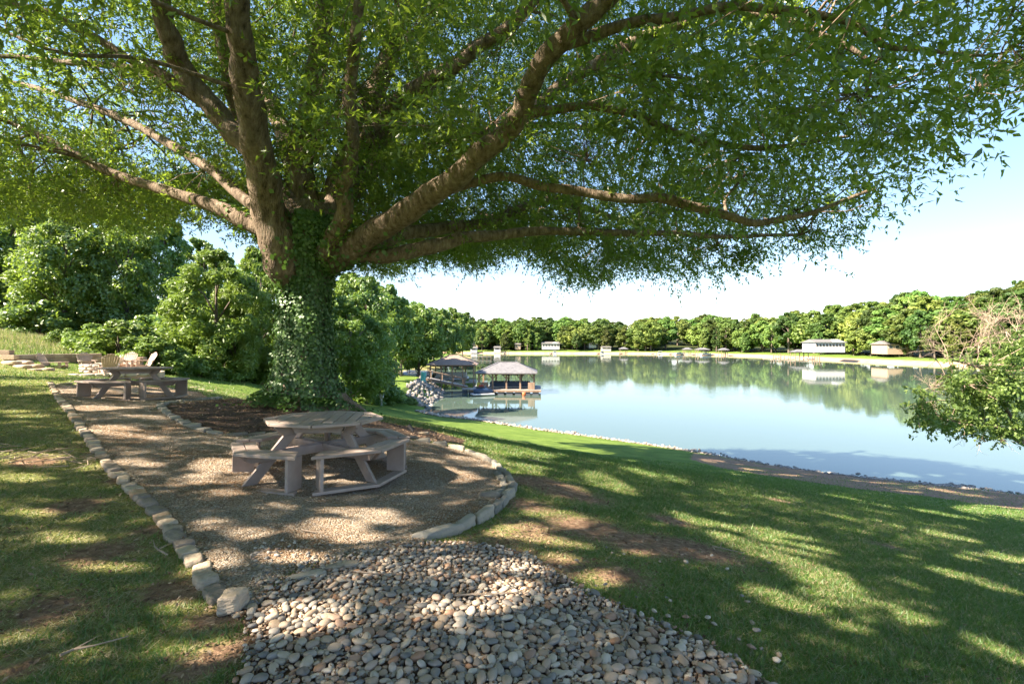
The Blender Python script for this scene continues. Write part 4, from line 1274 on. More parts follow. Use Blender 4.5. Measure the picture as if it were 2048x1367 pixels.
# no clump buried at the fork
dfork = np.linalg.norm(cen - np.array([TB[0], TB[1], tz + 4.5]), axis=1)
keep &= dfork > 1.9
# keep the view to the far bank and the space above the camera open
keep &= ~((np.hypot(cx_, cy_) < 3.0) & (cz_ < 10.2))
# the underside as photographed: lift the clumps that would hang lower than the skirt
su = [-400, 0, 200, 420, 620, 700, 800, 840, 950, 1000, 1080, 1180, 1290, 1430, 1480, 1560, 1620, 1700, 1780, 1840, 1890, 1930, 1970, 2048, 2300]
sv = [420, 430, 440, 430, 490, 550, 572, 535, 545, 505, 550, 575, 560, 578, 535, 515, 475, 498, 470, 420, 350, 270, 215, 195, 150]
fy_ = np.maximum(cen[:, 1], .3)
uu_ = CX + F * cen[:, 0] / fy_; vv_ = CY - F * (cen[:, 2] - EYE) / fy_
lim = np.interp(uu_, su, sv) + 85 * (vnoise(uu_ / 62, cen[:, 1] * .4, 1, 44) - .60) - 260 / fy_
bad = (vv_ > lim) & (cen[:, 1] > 2.5)
lift = (vv_ - lim) / F * fy_ + rng.random(NC) ** 2 * 1.8
cen[bad, 2] += lift[bad]
keep &= ~(bad & (lift > 3.2))
cen = cen[keep]; low_k = (kind < .36)[keep]
inner = np.c_[r.uniform(-9.5, -1.5, 330), r.uniform(9.3, 13.5, 330), r.uniform(tz + 4.9, tz + 11.5, 330)]
inner = inner[(fnoise(inner[:, 0], inner[:, 2], 1.8, 57) > .42) & ((inner[:, 0] > -6.1) | (r.random(330) < .6))]
cen = np.r_[cen, inner]
eye = np.array([0, 0, EYE])
cd = np.linalg.norm(cen - eye, axis=1); cu = (cen - eye) / cd[:, None]
hide = np.zeros(len(cen), bool)
for li, pr_b in ((0, .96), (4, .80), (11, .45), (5, .5), (1, .45), (2, .5), (8, .35), (7, .3)):
    lp = limbfull[li]
    ld_ = np.linalg.norm(lp[:, :3] - eye, axis=1); lu = (lp[:, :3] - eye) / ld_[:, None]
    for j in range(len(lp)):
        a_ = np.arccos(np.clip(cu @ lu[j], -1, 1))
        hide |= (a_ < (lp[j, 3] + .42) / ld_[j]) & (cd < ld_[j] + .1) & (r.random(len(cen)) < pr_b)
cen = cen[~hide]
ncl = len(cen)
outw = unit(cen - np.array([CC[0], CC[1], 10]))
crad = r.uniform(.5, .95, ncl)
dcam = np.linalg.norm(cen - np.array([0, 0, EYE]), axis=1)
V, rn = sprays(cen, crad, 8, 14, .155, .037, 78, .55, outw, .5)
V4 = V.reshape(-1, 4, 3)
kp = ~sun_hole(V4.mean(1))
V4, rn = V4[kp], rn[kp]
nearl = np.linalg.norm(V4[:, 0] - np.array([0, 0, EYE]), axis=1) < 10.5
VN = V4[nearl]
mid_ = (VN[:, 1] + VN[:, 3]) / 2
VN[:, 1], VN[:, 3] = mid_ + (VN[:, 1] - mid_) * .74, mid_ + (VN[:, 3] - mid_) * .74
VN = VN[:, :1] + (VN - VN[:, :1]) * .9
VF, rf_ = V4[~nearl], rn[~nearl]
V = np.stack([VF[:, 0] * .6 + VF[:, 1] * .4 + (VF[:, 1] - VF[:, 3]) * .18, VF[:, 0] * .6 + VF[:, 3] * .4 - (VF[:, 1] - VF[:, 3]) * .18, VF[:, 2]], 1).reshape(-1, 3)
mk('crown', V, np.arange(3 * len(rf_)).reshape(-1, 3), M['oak_leaf'], oak, rnd=rf_)['kind'] = 'stuff'
mk('low_boughs', VN.reshape(-1, 3), quads(len(VN)), M['oak_leaf'], oak, rnd=rn[nearl])['kind'] = 'stuff'
print('OAK clumps', ncl, 'leaves', len(rn))
holed = sun_hole(cen)
# secondary branches: nearest limb point -> group of clumps -> clump
K = 260
seedi = r.choice(ncl, K, replace=False)
gc = cen[seedi]
for it in range(3):
    D = ((cen[:, None] - gc[None]) ** 2).sum(-1)
    lab = D.argmin(1)
    for g in range(K):
        if (lab == g).any(): gc[g] = cen[lab == g].mean(0)
D = np.sqrt(((gc[:, None] - LP[None, :, :3]) ** 2).sum(-1))
D = D + .5 * np.maximum(0, LP[None, :, 2] - gc[:, None, 2])
near = D.argmin(1)
bv, bf, nb = [], [], 0
tv, tf, nt_ = [], [], 0
for g in range(K):
    a_, ra_ = LP[near[g], :3], LP[near[g], 3]
    b_ = gc[g]
    d = b_ - a_
    L_ = np.linalg.norm(d)
    if L_ < .3: continue
    mid = a_ + d * .5 + r.normal(0, .10 * L_, 3) + np.array([0, 0, .06 * L_])
    q1 = a_ + d * .25 + r.normal(0, .05 * L_, 3); q3 = a_ + d * .78 + r.normal(0, .06 * L_, 3)
    pth = smooth_path([a_, q1, mid, q3, b_], 16)
    r0 = min(ra_ * .55, .016 + .009 * L_, .045)
    v_, f_ = tube_arr(pth, np.linspace(r0, .012, 16), 7)
    bv.append(v_); bf.append(f_ + nb); nb += len(v_)
    for ci in np.where(lab == g)[0]:
        if holed[ci]: continue
        c_ = cen[ci]
        dd = np.linalg.norm(pth - c_, axis=1) + np.arange(16)[::-1] * .02
        s_ = pth[dd.argmin()]
        m_ = (s_ + c_) / 2 + r.normal(0, .22, 3)
        v_, f_ = tube_arr(smooth_path([s_, m_, c_], 4), np.linspace(.012, .005, 4), 3)
        tv.append(v_); tf.append(f_ + nt_); nt_ += len(v_)
mk('branches', np.concatenate(bv), np.concatenate(bf), M['bark'], oak, smooth=True)['kind'] = 'stuff'
mk('twigs', np.concatenate(tv), np.concatenate(tf), M['bark'], oak)['kind'] = 'stuff'
# tufts on the bare limbs
lt = LP[(LP[:, 3] > .03) & (LP[:, 3] < .22)]
lt = lt[r.choice(len(lt), min(230, len(lt)), replace=False)]
V, rn = sprays(lt[:, :3] + r.normal(0, .15, (len(lt), 3)), np.full(len(lt), .38), 5, 12, .13, .018, 79, .6)
mk('epicormic_leaves', V, quads(len(rn)), M['oak_leaf'], oak, rnd=rn)['kind'] = 'stuff'

# ------------------------------------------------------------------ other trees
def lobes_crown(seed, h, cr, base, nl, nleaf, L_, W_, shape='round', lr=(.25, .42)):
    """leaf quads over the shells of many lobes; tree stands at the origin"""
    r = np.random.default_rng(seed)
    a = r.uniform(0, 2 * np.pi, nl)
    t = np.linspace(0.02, 1, nl) + r.normal(0, .04, nl)
    t = np.clip(t, 0, 1)
    if shape == 'round': prof_ = np.sqrt(np.clip(1 - (2 * t - .85) ** 2 * .85, .05, 1))
    elif shape == 'cone': prof_ = np.clip(1.05 - t, .08, 1) ** .8
    elif shape == 'tall': prof_ = np.clip(np.sin(np.pi * (t * .85 + .12)), .15, 1) ** .6
    elif shape == 'mound': prof_ = np.sqrt(np.clip(1 - t ** 2, .05, 1))
    rr_ = prof_ * cr * r.uniform(.45, .80, nl)
    lc = np.c_[rr_ * np.cos(a), rr_ * np.sin(a), base + t * (h - base) * .9]
    lrad = cr * r.uniform(lr[0], lr[1], nl) * np.clip(prof_, .45, 1)
    k = r.integers(0, nl, nleaf)
    d = unit(r.normal(0, 1, (nleaf, 3)) + [0, 0, .25])
    s_ = np.where(r.random(nleaf) < .75, r.uniform(.6, 1.08, nleaf), r.uniform(.9, 1.35, nleaf))
    c = lc[k] + d * (lrad[k] * s_)[:, None] * [1, 1, .78]
    nr = unit(d + r.normal(0, .65, (nleaf, 3)) + [0, 0, .5])
    u = unit(np.cross(nr, r.normal(0, 1, (nleaf, 3))))
    v = np.cross(nr, u)
    le = (L_ * r.uniform(.6, 1.35, nleaf))[:, None]; wi = (W_ * r.uniform(.7, 1.3, nleaf))[:, None]
    V = np.stack([c - u * le, c - v * wi + nr * le * .1, c + u * le, c + v * wi - nr * le * .15], 1).reshape(-1, 3)
    rn = np.clip(.40 + r.normal(0, .16, nl)[k] + r.normal(0, .15, nleaf), 0, 1)
    return V, rn, lc
def tree_proto(name, seed, h, cr, base, nl, nleaf, L_, W_, shape, leaf, bark, tr=.2, lr=(.25, .42), stems=1, name2='crown'):
    V, rn, lc = lobes_crown(seed, h, cr, base, nl, nleaf, L_, W_, shape, lr)
    cm = mk(name2, V, quads(len(rn)), M[leaf], rnd=rn, link=False)
    b = MB()
    r = random.Random(seed)
    for s in range(stems):
        x0, y0 = (r.uniform(-.3, .3) * cr * .5, r.uniform(-.3, .3) * cr * .5) if stems > 1 else (0, 0)
        x1, y1 = x0 * 1.8 + r.uniform(-.1, .1) * cr, y0 * 1.8 + r.uniform(-.1, .1) * cr
        b.tube([(x0, y0, -.5), (x0, y0, h * .08), ((x0 + x1) / 2 + .02 * h, y0, h * .4), (x1, y1, h * .86)], [tr * 1.35, tr, tr * .7, tr * .12], 7)
    for i in range(0, len(lc), max(1, len(lc) // 9)):
        e = lc[i]; z0 = max(base * .7, e[2] - .25 * h)
        b.tube([(0, 0, z0), (e[0] * .5, e[1] * .5, (z0 + e[2]) / 2 + .03 * h), tuple(e)], [tr * .42, tr * .3, tr * .1], 5)
    tm = b.mesh('trunk' if stems < 3 else 'stems', M[bark], smooth=True)
    return cm, tm
def plant(name, proto, x, y, s, rz, label, cat, group=None, zs=1.0, z=None, lean=0, sink=0.1):
    zz_ = float(hh(x, y)) if z is None else z
    o = empty(name, (x, y, zz_ - sink), rz)
    o.scale = (s, s, s * zs)
    o.rotation_euler = (lean, 0, rz)
    ob('crown' if cat != 'bush' else 'foliage', proto[0], o)
    ob('trunk' if cat != 'bush' else 'stems', proto[1], o)
    return tag(o, label, cat, group)
PT = {
 'round': tree_proto('round', 1, 12, 4.6, 1.0, 95, 30000, .15, .085, 'round', 'wood_leaf', 'bark_far', .22, (.15, .27)),
 'tall': tree_proto('tall', 2, 16, 4.2, 1.0, 105, 32000, .16, .09, 'tall', 'wood_leaf', 'bark_far', .25, (.16, .30)),
 'locust': tree_proto('locust', 3, 9.5, 4.0, .6, 90, 26000, .17, .05, 'round', 'bright_leaf', 'bark_far', .16, (.13, .24)),
 'bush': tree_proto('bush', 4, 2.6, 2.0, .1, 26, 9000, .10, .055, 'mound', 'bright_leaf', 'bark_far', .05, (.22, .36), 5),
 'dbush': tree_proto('dbush', 5, 2.8, 2.1, .1, 28, 10000, .10, .06, 'mound', 'wood_leaf', 'bark_far', .05, (.22, .36), 5),
}
def put(kind_, u, Y, vtop, label, name='broadleaf_tree', cat='tree', group='trees of the wood on the left', H0=None, w=1.0, rz=None):
    """stands on the ground at depth Y in the photo column u, as tall as the crown reaches in the photo"""
    x = (u - CX) / F * Y
    z0 = float(hh(x, Y))
    H0 = {'round': 12, 'tall': 15.6, 'locust': 9.6, 'bush': 2.7, 'dbush': 2.9}[kind_]
    ht = EYE + (CY - vtop) / F * Y - z0
    s = ht / H0
    o = plant(name, PT[kind_], x, Y, s, random.uniform(0, 6.28) if rz is None else rz, label, cat, group)
    o.scale = (s * w, s * w, s)
    return o
put('tall', -150, 34, 250, 'dark tall tree at the far left edge of the wood')
put('tall', 20, 37, 330, 'tall dark tree above the hillside at the left edge')
put('round', 130, 33, 400, 'broad leafy tree with bright sunlit clumps left of the tall pair', w=.9)
put('tall', 215, 40, 350, 'tall dark green tree rising behind the sunlit leafy trees', w=.8)
put('round', 250, 35, 405, 'rounded tree with glossy sunlit leaves behind the yellow-green shrubs', w=.85)
put('tall', 320, 42, 400, 'dark tree in the gap left of the feathery light tree', w=.8)
put('tall', 80, 48, 330, 'tall back-row tree showing between the left edge trees')
put('tall', 400, 48, 462, 'dark distant tree crown seen beneath the patch of sky', w=.9)
put('locust', 432, 29, 478, 'feathery yellow-green locust tree left of the oak trunk', 'locust_tree', w=.95)
put('locust', 520, 33, 470, 'light green tree close beside the left side of the oak trunk', w=.8)
put('round', 560, 38, 470, 'leafy tree hidden mostly behind the ivy-clad trunk')
put('locust', 700, 39, 575, 'sunlit light green tree touching the right side of the oak trunk', w=1.0)
put('round', 733, 45, 535, 'tall dense dark tree just right of the oak trunk', w=.72)
put('locust', 470, 30, 600, 'low bright leafy sapling left of the trunk base', w=.9)
for (u, Y, vt, k_, lab) in [(40, 27, 655, 'bush', 'small bright bush on the straw-coloured hillside'), (130, 26.5, 650, 'bush', 'pale green bush uphill of the fire pit chairs'), (190, 26, 640, 'bush', 'bright yellow-green shrub directly behind the fire pit'),
        (250, 25.5, 632, 'bush', 'tallest bright shrub behind the fire pit on the right'), (310, 25, 665, 'bush', 'light green shrub right of the fire pit chairs'), (355, 26, 690, 'dbush', 'dark green low shrub under the locust tree'),
        (400, 27, 700, 'dbush', 'dark low bush at the wood edge left of centre'), (450, 28.5, 705, 'bush', 'bright low bush at the lawn edge left of the trunk'), (505, 33, 690, 'bush', 'bright bush next to the base of the oak on its left'),
        (-20, 30, 600, 'dbush', 'dark bush at the left edge of the hillside'), (75, 31, 590, 'dbush', 'dark shrub beneath the broad sunlit tree'), (300, 31, 620, 'dbush', 'shadowy shrub below the dark tree gap'), (380, 33, 600, 'dbush', 'dark shrub between locust tree and wood')]:
    put(k_, u, Y, vt, lab, 'shrub', 'bush', 'shrubs along the edge of the wood', w=1.25)
for (u, Y, vt, w_, lab) in [(700, 47, 712, 1.2, 'dense dark shrub mass right of the oak trunk base'), (740, 48.5, 728, 1.1, 'rounded dark shrub behind the white post'), (785, 50, 768, 1.2, 'low sprawling shrub reaching towards the water'), (712, 49, 690, 1.0, 'taller dark shrub behind the shrub mass'), (822, 51, 791, 1.4, 'lowest creeping bush at the water edge beside the riprap')]:
    put('dbush', u, Y, vt, lab, 'shrub', 'bush', 'shrubs on the bank right of the oak', w=w_)

# far protos
FP = []
for k, (h_, cr_, shp, nl_) in enumerate([(20, 7, 'round', 34), (22, 6.5, 'tall', 36), (18, 7.5, 'round', 30), (24, 5.5, 'tall', 36), (17, 6, 'round', 30), (21, 6, 'tall', 34)]):
    FP.append(tree_proto('far', 60 + k, h_, cr_, 2.2 if k % 2 else 4.6, nl_ * 2, 7500, .50, .32, shp, 'far_leaf', 'bark_far', .42, (.16, .30)))
NB = []
for k in range(3):
    NB.append(tree_proto('bank', 80 + k, 14, 5, 3.2, 85, 17000, .25, .15, ('round', 'tall', 'round')[k], ('bright_leaf', 'wood_leaf', 'bright_leaf')[k], 'bark_far', .25, (.16, .28)))
# trees on the left bank behind the boathouses
for (u, Y, vt, k, w_, lab) in [(772, 62, 565, 0, .9, 'tall pale green tree with drooping sprays right of the dark tree'), (802, 72, 605, 0, 1.0, 'yellow-green tree above the moored boats'), (838, 80, 603, 2, .9, 'leafy tree hanging over the left boathouse'), (866, 135, 618, 0, 1.0, 'dark green tree behind the brown boathouse roof'),
        (905, 130, 615, 1, 1, 'tall tree on the point beyond the boathouses'), (925, 150, 612, 2, .8, 'rounded tree on the point beside the water'), (940, 190, 625, 0, .8, 'outermost tree at the tip of the left bank'), (820, 105, 590, 1, .9, 'back-row tree above the moored boats'),
        (885, 160, 612, 2, 1, 'tree in the second row of the left bank'), (745, 85, 560, 0, 1, 'broad tree behind the tall dark tree'), (700, 75, 540, 2, .9, 'tree glimpsed between trunk and dark tree'), (855, 125, 600, 1, .9, 'rear tree behind the brown boathouse')]:
    x = (u - CX) / F * Y
    if Y > 85: x -= 3
    z0 = max(float(hh(x, Y)), .1)
    s = (EYE + (CY - vt) / F * Y - z0) / 13.6
    o = plant('bank_tree', NB[k], x, Y, s, random.uniform(0, 6), lab, 'tree', 'trees on the left bank of the cove', z=z0)
    o.scale = (s * w_, s * w_, s)
# the far bank, tree by tree: skyline height read from the photo
sky_u = [930, 960, 1000, 1060, 1120, 1180, 1260, 1300, 1350, 1400, 1440, 1475, 1500, 1560, 1620, 1660, 1720, 1760, 1820, 1880, 1950, 2000, 2048, 2150, 2400]
sky_v = [622, 634, 634, 632, 632, 633, 640, 634, 630, 628, 630, 636, 626, 620, 602, 596, 598, 592, 582, 580, 578, 562, 556, 540, 520]
shore = np.array(LAKE[LAKE.index((-24, 262)):LAKE.index((165, 110)) + 1], float)
sseg = smooth_path(shore, 400)
slen = np.r_[0, np.cumsum(np.linalg.norm(np.diff(sseg, axis=0), axis=1))]
rt = random.Random(5)
cnt = 0
fars = []
LMK = [(948, 'cream boat shed'), (995, 'small white boat shed'), (1036, 'tan cottage'), (1100, 'long white bungalow'), (1185, 'small white house'), (1213, 'grey shed'), (1247, 'little covered dock'), (1314, 'low dock with pale boat'), (1353, 'white boat dock'),
       (1405, 'large roofed dock'), (1447, 'small roofed dock'), (1500, 'grassy clearing'), (1550, 'tall-posted dock'), (1600, 'dock before the porch house'), (1660, 'white porch house'), (1730, 'sandy beach path'), (1807, 'dark shaded house'), (1880, 'blue-grey house'), (1960, 'bare branches'), (2030, 'right picture edge')]
KINDL = ['round dark green', 'tall yellow-green', 'broad olive green', 'narrow deep green', 'small bright green', 'tall mid green']
spots = []
for row, (off, step) in enumerate([(12, 7.5), (21, 7.5), (33, 9.5), (50, 12.5), (72, 19)]):
    s_ = rt.uniform(0, step)
    while s_ < slen[-1]:
        i = np.searchsorted(slen, s_).clip(1, len(sseg) - 1)
        p = sseg[i]; tdir = unit(sseg[i] - sseg[i - 1])
        nrm = np.array([tdir[1], -tdir[0]])
        q = p + nrm * 2
        if inpoly(np.array([q[0]]), np.array([q[1]]), LAKE)[0]: nrm = -nrm
        jx = rt.uniform(-.3, .3) * step
        d_ = off + rt.uniform(-3, 5)
        if row == 0 and rt.random() < (.3 if s_ < slen[-1] * .62 else .55): s_ += step; continue
        x, y = p + nrm * d_ + tdir * jx
        s_ += step * rt.uniform(.75, 1.25)
        if y < 60 or x / y > 1.35: continue
        if polydist(np.array([x]), np.array([y]), LAKE)[0] < 8 or inpoly(np.array([x]), np.array([y]), LAKE)[0]: continue
        spots.append((x, y, row))
for _ in range(34):
    u = rt.uniform(1270, 1470); y = rt.uniform(300, 420); spots.append(((u - CX) / F * y, y, 3))
for _ in range(22):
    u = rt.uniform(930, 2100); y = rt.uniform(360, 460); spots.append(((u - CX) / F * y, y, 4))
spots = [q for q in spots if not inpoly(np.array([q[0]]), np.array([q[1]]), LAKE)[0]]
HOUSES_U = [(1085, 1120, 300, 345), (1180, 1192, 300, 350), (1625, 1690, 160, 215), (988, 1002, 295, 345), (940, 960, 280, 360), (1030, 1042, 300, 340)]
for (x, y, row) in spots:
    u = CX + F * x / y
    vt = np.interp(u, sky_u, sky_v)
    z0 = float(hh(x, y))
    skip = any(a - 2 <= u <= b + 2 and y < Y1 for a, b, Y0, Y1 in HOUSES_U) and row < 2
    if skip: continue
    full = EYE + (CY - vt) / F * y - z0
    frac = [rt.uniform(.5, .78), rt.uniform(.68, .92), rt.uniform(.85, 1.0), rt.uniform(.88, 1.05), rt.uniform(.85, 1.03)][row]
    k = rt.randrange(6)
    h0 = [20, 22, 18, 24, 17, 21][k] * .97
    ht = max(full, 9) * frac
    s = ht / h0
    dw = ('at the head of the lake' if u < 1160 else 'left of the roofed docks' if u < 1370 else 'behind the roofed docks' if u < 1600 else 'around the white porch house' if u < 1780 else 'behind the bare branches')
    rowt = ('standing at the beach', 'just behind the beach trees', 'in the middle rows', 'on the ridge', 'on the back of the ridge')[row]
    lm = min(LMK, key=lambda q: abs(q[0] - u))
    side = 'straight above' if abs(lm[0] - u) < 7 else ('left of' if u < lm[0] else 'right of')
    o = plant('far_tree', FP[k], x, y, s, rt.uniform(0, 6.28), '%s tree %s, %s the %s' % (KINDL[k], ('at the beach', 'in the second row', 'in the third row', 'on the ridge', 'behind the ridge')[row], side, lm[1]), 'tree', 'trees on the far bank of the lake', z=z0 - .3)
    fars.append((u, o))
    ww = min(1.5, max(.75, (9.5 / (s * 6.5)))) if row else 1.0
    o.scale = (s * ww * .95, s * ww * .95, s)
    cnt += 1
ORD = ['leftmost', 'second', 'third', 'fourth', 'fifth', 'sixth', 'seventh', 'eighth']
byl = {}
for u, o in sorted(fars, key=lambda q: q[0]): byl.setdefault(o['label'], []).append(o)
for l_, os_ in byl.items():
    if len(os_) > 1:
        for q_, o in enumerate(os_): o['label'] = (ORD[q_] if q_ else 'leftmost') + ' ' + l_
print('FAR TREES', cnt)

# ------------------------------------------------------------------ boathouses and boats
def hip_roof(w, d, z, rise, ridge, over=.0, th=.12):
    """hip roof, w along x, d along y"""
    a, b = w / 2, d / 2
    rl = ridge / 2
    vs = [(-a, -b, z), (a, -b, z), (a, b, z), (-a, b, z), (-rl, 0, z + rise), (rl, 0, z + rise)]
    vs += [(x, y, zz_ - th) for x, y, zz_ in vs[:4]]
    fs = [(0, 1, 5, 4), (1, 2, 5), (2, 3, 4, 5), (3, 0, 4), (1, 0, 6, 7), (2, 1, 7, 8), (3, 2, 8, 9), (0, 3, 9, 6), (6, 9, 8, 7)]
    return MB().add(vs, fs)
def pontoon(parent_loc, rz, label, L_=6.6, cover='navy'):
    root = tag(empty('pontoon_boat', parent_loc, rz), label, 'boat')
    for s in (-1, 1):
        MB().tube([(-L_ / 2, s * .85, .15), (-L_ / 2 + .3, s * .85, .12), (L_ / 2 - .7, s * .85, .12), (L_ / 2, s * .85, .3)], [.22, .3, .3, .08], 10).build('pontoon', M['alu'], root, smooth=True)
    MB().box((0, 0, .50), (L_ - .3, 2.4, .1)).build('deck', M['white'], root)
    b = MB()
    for s in (-1, 1): b.box((0, s * 1.16, .86), (L_ - .8, .05, .6))
    b.box((-L_ / 2 + .4, 0, .86), (.05, 2.3, .6)); b.box((L_ / 2 - .45, 0, .86), (.05, 2.3, .6))
    b.build('side_panels', M[cover], root)
    b = MB()
    for s in (-1, 1):
        b.box((-1.5, s * .8, .78), (1.8, .55, .45)); b.box((1.6, s * .8, .78), (1.6, .55, .45))
    b.build('seats', M['white'], root)
    b = MB()
    for x in (-.9, .9):
        for s in (-1, 1): b.bar((x, s * 1.1, .9), (x * .6, s * 1.1, 2.1), .04, .04)
    b.build('canopy_frame', M['alu'], root)
    MB().box((0, 0, 2.15), (2.4, 2.3, .07)).build('bimini_top', M['navy'], root, bevel=.02)
    MB().box((-L_ / 2 - .2, 0, .55), (.4, .4, .8)).build('outboard_motor', M['black'], root, bevel=.05)
    return root
def ridge_caps(bh, w, d, z, rise, ridge, mat):
    a, b, rl = w / 2, d / 2, ridge / 2
    m_ = MB()
    for c, e in (((-a, -b, z), (-rl, 0, z + rise)), ((a, -b, z), (rl, 0, z + rise)), ((-a, b, z), (-rl, 0, z + rise)), ((a, b, z), (rl, 0, z + rise)), ((-rl, 0, z + rise), (rl, 0, z + rise))):
        m_.bar((c[0], c[1], c[2] + .03), (e[0], e[1], e[2] + .03), .22, .05)
    m_.build('ridge_cap', mat, bh)
# right boathouse: floating dock
p = at(1014, 780, 66)
bh = tag(empty('boathouse', (-.62, 68.5, 0), R(-3)), 'floating boathouse with grey hip roof and timber posts', 'boathouse')
W_, D_ = 8.0, 6.0
zE = EYE - (745 - CY) / F * 65.5
MB().box((-.1, 0, .62), (9.6, 7.2, .12)).build('deck', M['deck'], bh)
MB().box((-.1, -3.62, .52), (9.6, .06, .26)).build('fascia', M['dockwood'], bh)
for k in range(8):
    MB().box((-4.2 + k * 1.17, -3.0, .22), (.85, 1.1, .62)).build('float', M['float'], bh, bevel=.04)
for k in range(5):
    for s in (-1, 1):
        x = -3.75 + k * 1.875
        MB().box((x, s * 2.75, (.68 + zE) / 2 - .02), (.22, .22, zE - .72)).build('post', M['dockwood'], bh)
        br = MB()
        for q in (-1, 1):
            if abs(x + q * .6) < 4: br.bar((x, s * 2.75, zE - .85), (x + q * .62, s * 2.75, zE - .2), .1, .12)
        br.build('brace', M['dockwood'], bh)
for s in (-1, 1): MB().box((0, s * 2.75, zE - .12), (8.0, .16, .24)).build('beam', M['dockwood'], bh)
for s in (-1, 1): MB().box((s * 3.8, 0, zE - .13), (.16, 5.3, .22)).build('beam', M['dockwood'], bh)
hip_roof(8.4, 7.1, zE, 1.35, 2.4).build('roof', M['roof_grey'], bh)
ridge_caps(bh, 8.4, 7.1, zE, 1.35, 2.4, M['roof_grey'])
b = MB()
for x in (-3.0, 3.4): b.box((x, -2.9, 1.15), (.9, .5, .95))
b.build('dock_box', M['dockwood'], bh, bevel=.02)
pontoon((-.2, 68.6, .35), R(-3), 'dark blue and white pontoon boat under the grey roofed boathouse', 6.4)
# jet ski
js = tag(empty('jet_ski', (-3.9, 64.2, .12), R(20)), 'dark jet ski on a white float beside the grey roofed boathouse', 'jet ski')
MB().box((0, 0, .06), (3.0, 1.5, .22)).build('drive_on_float', M['white'], js, bevel=.06)
MB().tube([(-1.2, 0, .42), (-.6, 0, .48), (.5, 0, .5), (1.3, 0, .42), (1.55, 0, .38)], [.34, .42, .4, .2, .05], 10).build('hull', M['navy'], js, smooth=True)
MB().box((-.35, 0, .95), (1.0, .34, .22)).build('seat', M['black'], js, bevel=.05)
MB().bar((.35, -.35, 1.15), (.35, .35, 1.15), .05, .05).build('handlebar', M['black'], js)
MB().bar((.55, 0, .75), (.35, 0, 1.15), .12, .2).build('steering_column', M['navy'], js)
# small gear on the dock
b = MB().tube([(0, 0, 0), (0, 0, .9)], [.28, .28], 10)
tag(b.build('dock_barrel', M['yellow'], None, loc=(-4.55, 66.0, .70)), 'yellow drum standing on the dock corner', 'drum')
b = MB().tube([(0, 0, 0), (0, 0, .12), (0, 0, .5), (0, 0, .6)], [.12, .27, .27, .1], 10)
tag(b.build('mooring_buoy', flat('orange_plastic', (.55, .14, .05)), None, smooth=True, loc=(1.6, 64.0, -.12)), 'orange buoy floating in front of the grey roofed boathouse', 'buoy')
b = MB().box((0, 0, .3), (.6, .5, .6))
tag(b.build('fuel_can', M['red'], None, bevel=.03, loc=(-4.2, 65.4, .70)), 'red fuel can on the corner of the floating dock', 'can')
# walkway from the bank
gw = tag(empty('gangway', (0, 0, 0)), 'wooden gangway with handrail posts leading to the floating dock', 'gangway')
a_, b_ = np.array([-12.0, 68.2, 2.05]), np.array([-6.3, 68.5, .82])
MB().bar(a_, b_, 1.5, .12).build('deck', M['deck'], gw)
for s in (-1, 1):
    MB().bar(a_ + [0, s * .75, -.1], b_ + [0, s * .75, -.1], .1, .28).build('stringer', M['dockwood'], gw)
    for k in range(4):
        q = a_ + (b_ - a_) * (.08 + .28 * k) + [0, s * .72, 0]
        MB().bar(q, q + [0, 0, 1.1], .13, .13).build('post', M['dockwood'], gw)
    MB().bar(a_ + [0, s * .72, 1.0], b_ + [0, s * .72, 1.0], .06, .1).build('handrail', M['dockwood'], gw)
fl = tag(empty('dock_finger', (0, 0, 0)), 'low floating walkway joining the gangway to the grey roofed boathouse', 'dock')
MB().box((-5.6, 67.2, .60), (2.6, 1.6, .14)).build('deck', M['deck'], fl)
for k in range(3): MB().box((-6.5 + k * .9, 66.9, .25), (.7, .9, .5)).build('float', M['float'], fl)
# left boathouse: brown roof on tall posts
bl_ = tag(empty('boathouse', (-9.5, 79, 0), R(2)), 'boathouse with brown hip roof on tall thin posts', 'boathouse')
zE2 = EYE - (729 - CY) / F * 75.5
for k in range(5):
    for s in (-1, 1):
        x = -3.35 + k * 1.675
        MB().box((x, s * 3.2, zE2 / 2 - .6), (.17, .17, zE2 + 1.0)).build('post', M['dockwood'], bl_)
for s in (-1, 1):
    MB().box((0, s * 3.2, zE2 - .16), (6.9, .12, .22)).build('beam', M['dockwood'], bl_)
    MB().box((s * 3.35, 0, zE2 - .15), (.12, 6.3, .2)).build('beam', M['dockwood'], bl_)
hip_roof(7.9, 7.6, zE2, 1.45, 1.2).build('roof', M['roof_brown'], bl_)
ridge_caps(bl_, 7.9, 7.6, zE2, 1.45, 1.2, M['roof_brown'])
MB().box((0, -2.3, .75), (7.6, 1.4, .14)).build('deck', M['deck'], bl_)
MB().box((3.0, 0, .76), (1.2, 5.6, .13)).build('deck', M['deck'], bl_)
MB().box((0, 0, 2.75), (.2, 5.0, .15)).build('lift_beam', M['alu'], bl_)
pontoon((-9.9, 79.6, .95), R(2), 'white boat hoisted on the lift below the brown roof', 5.6, 'white')
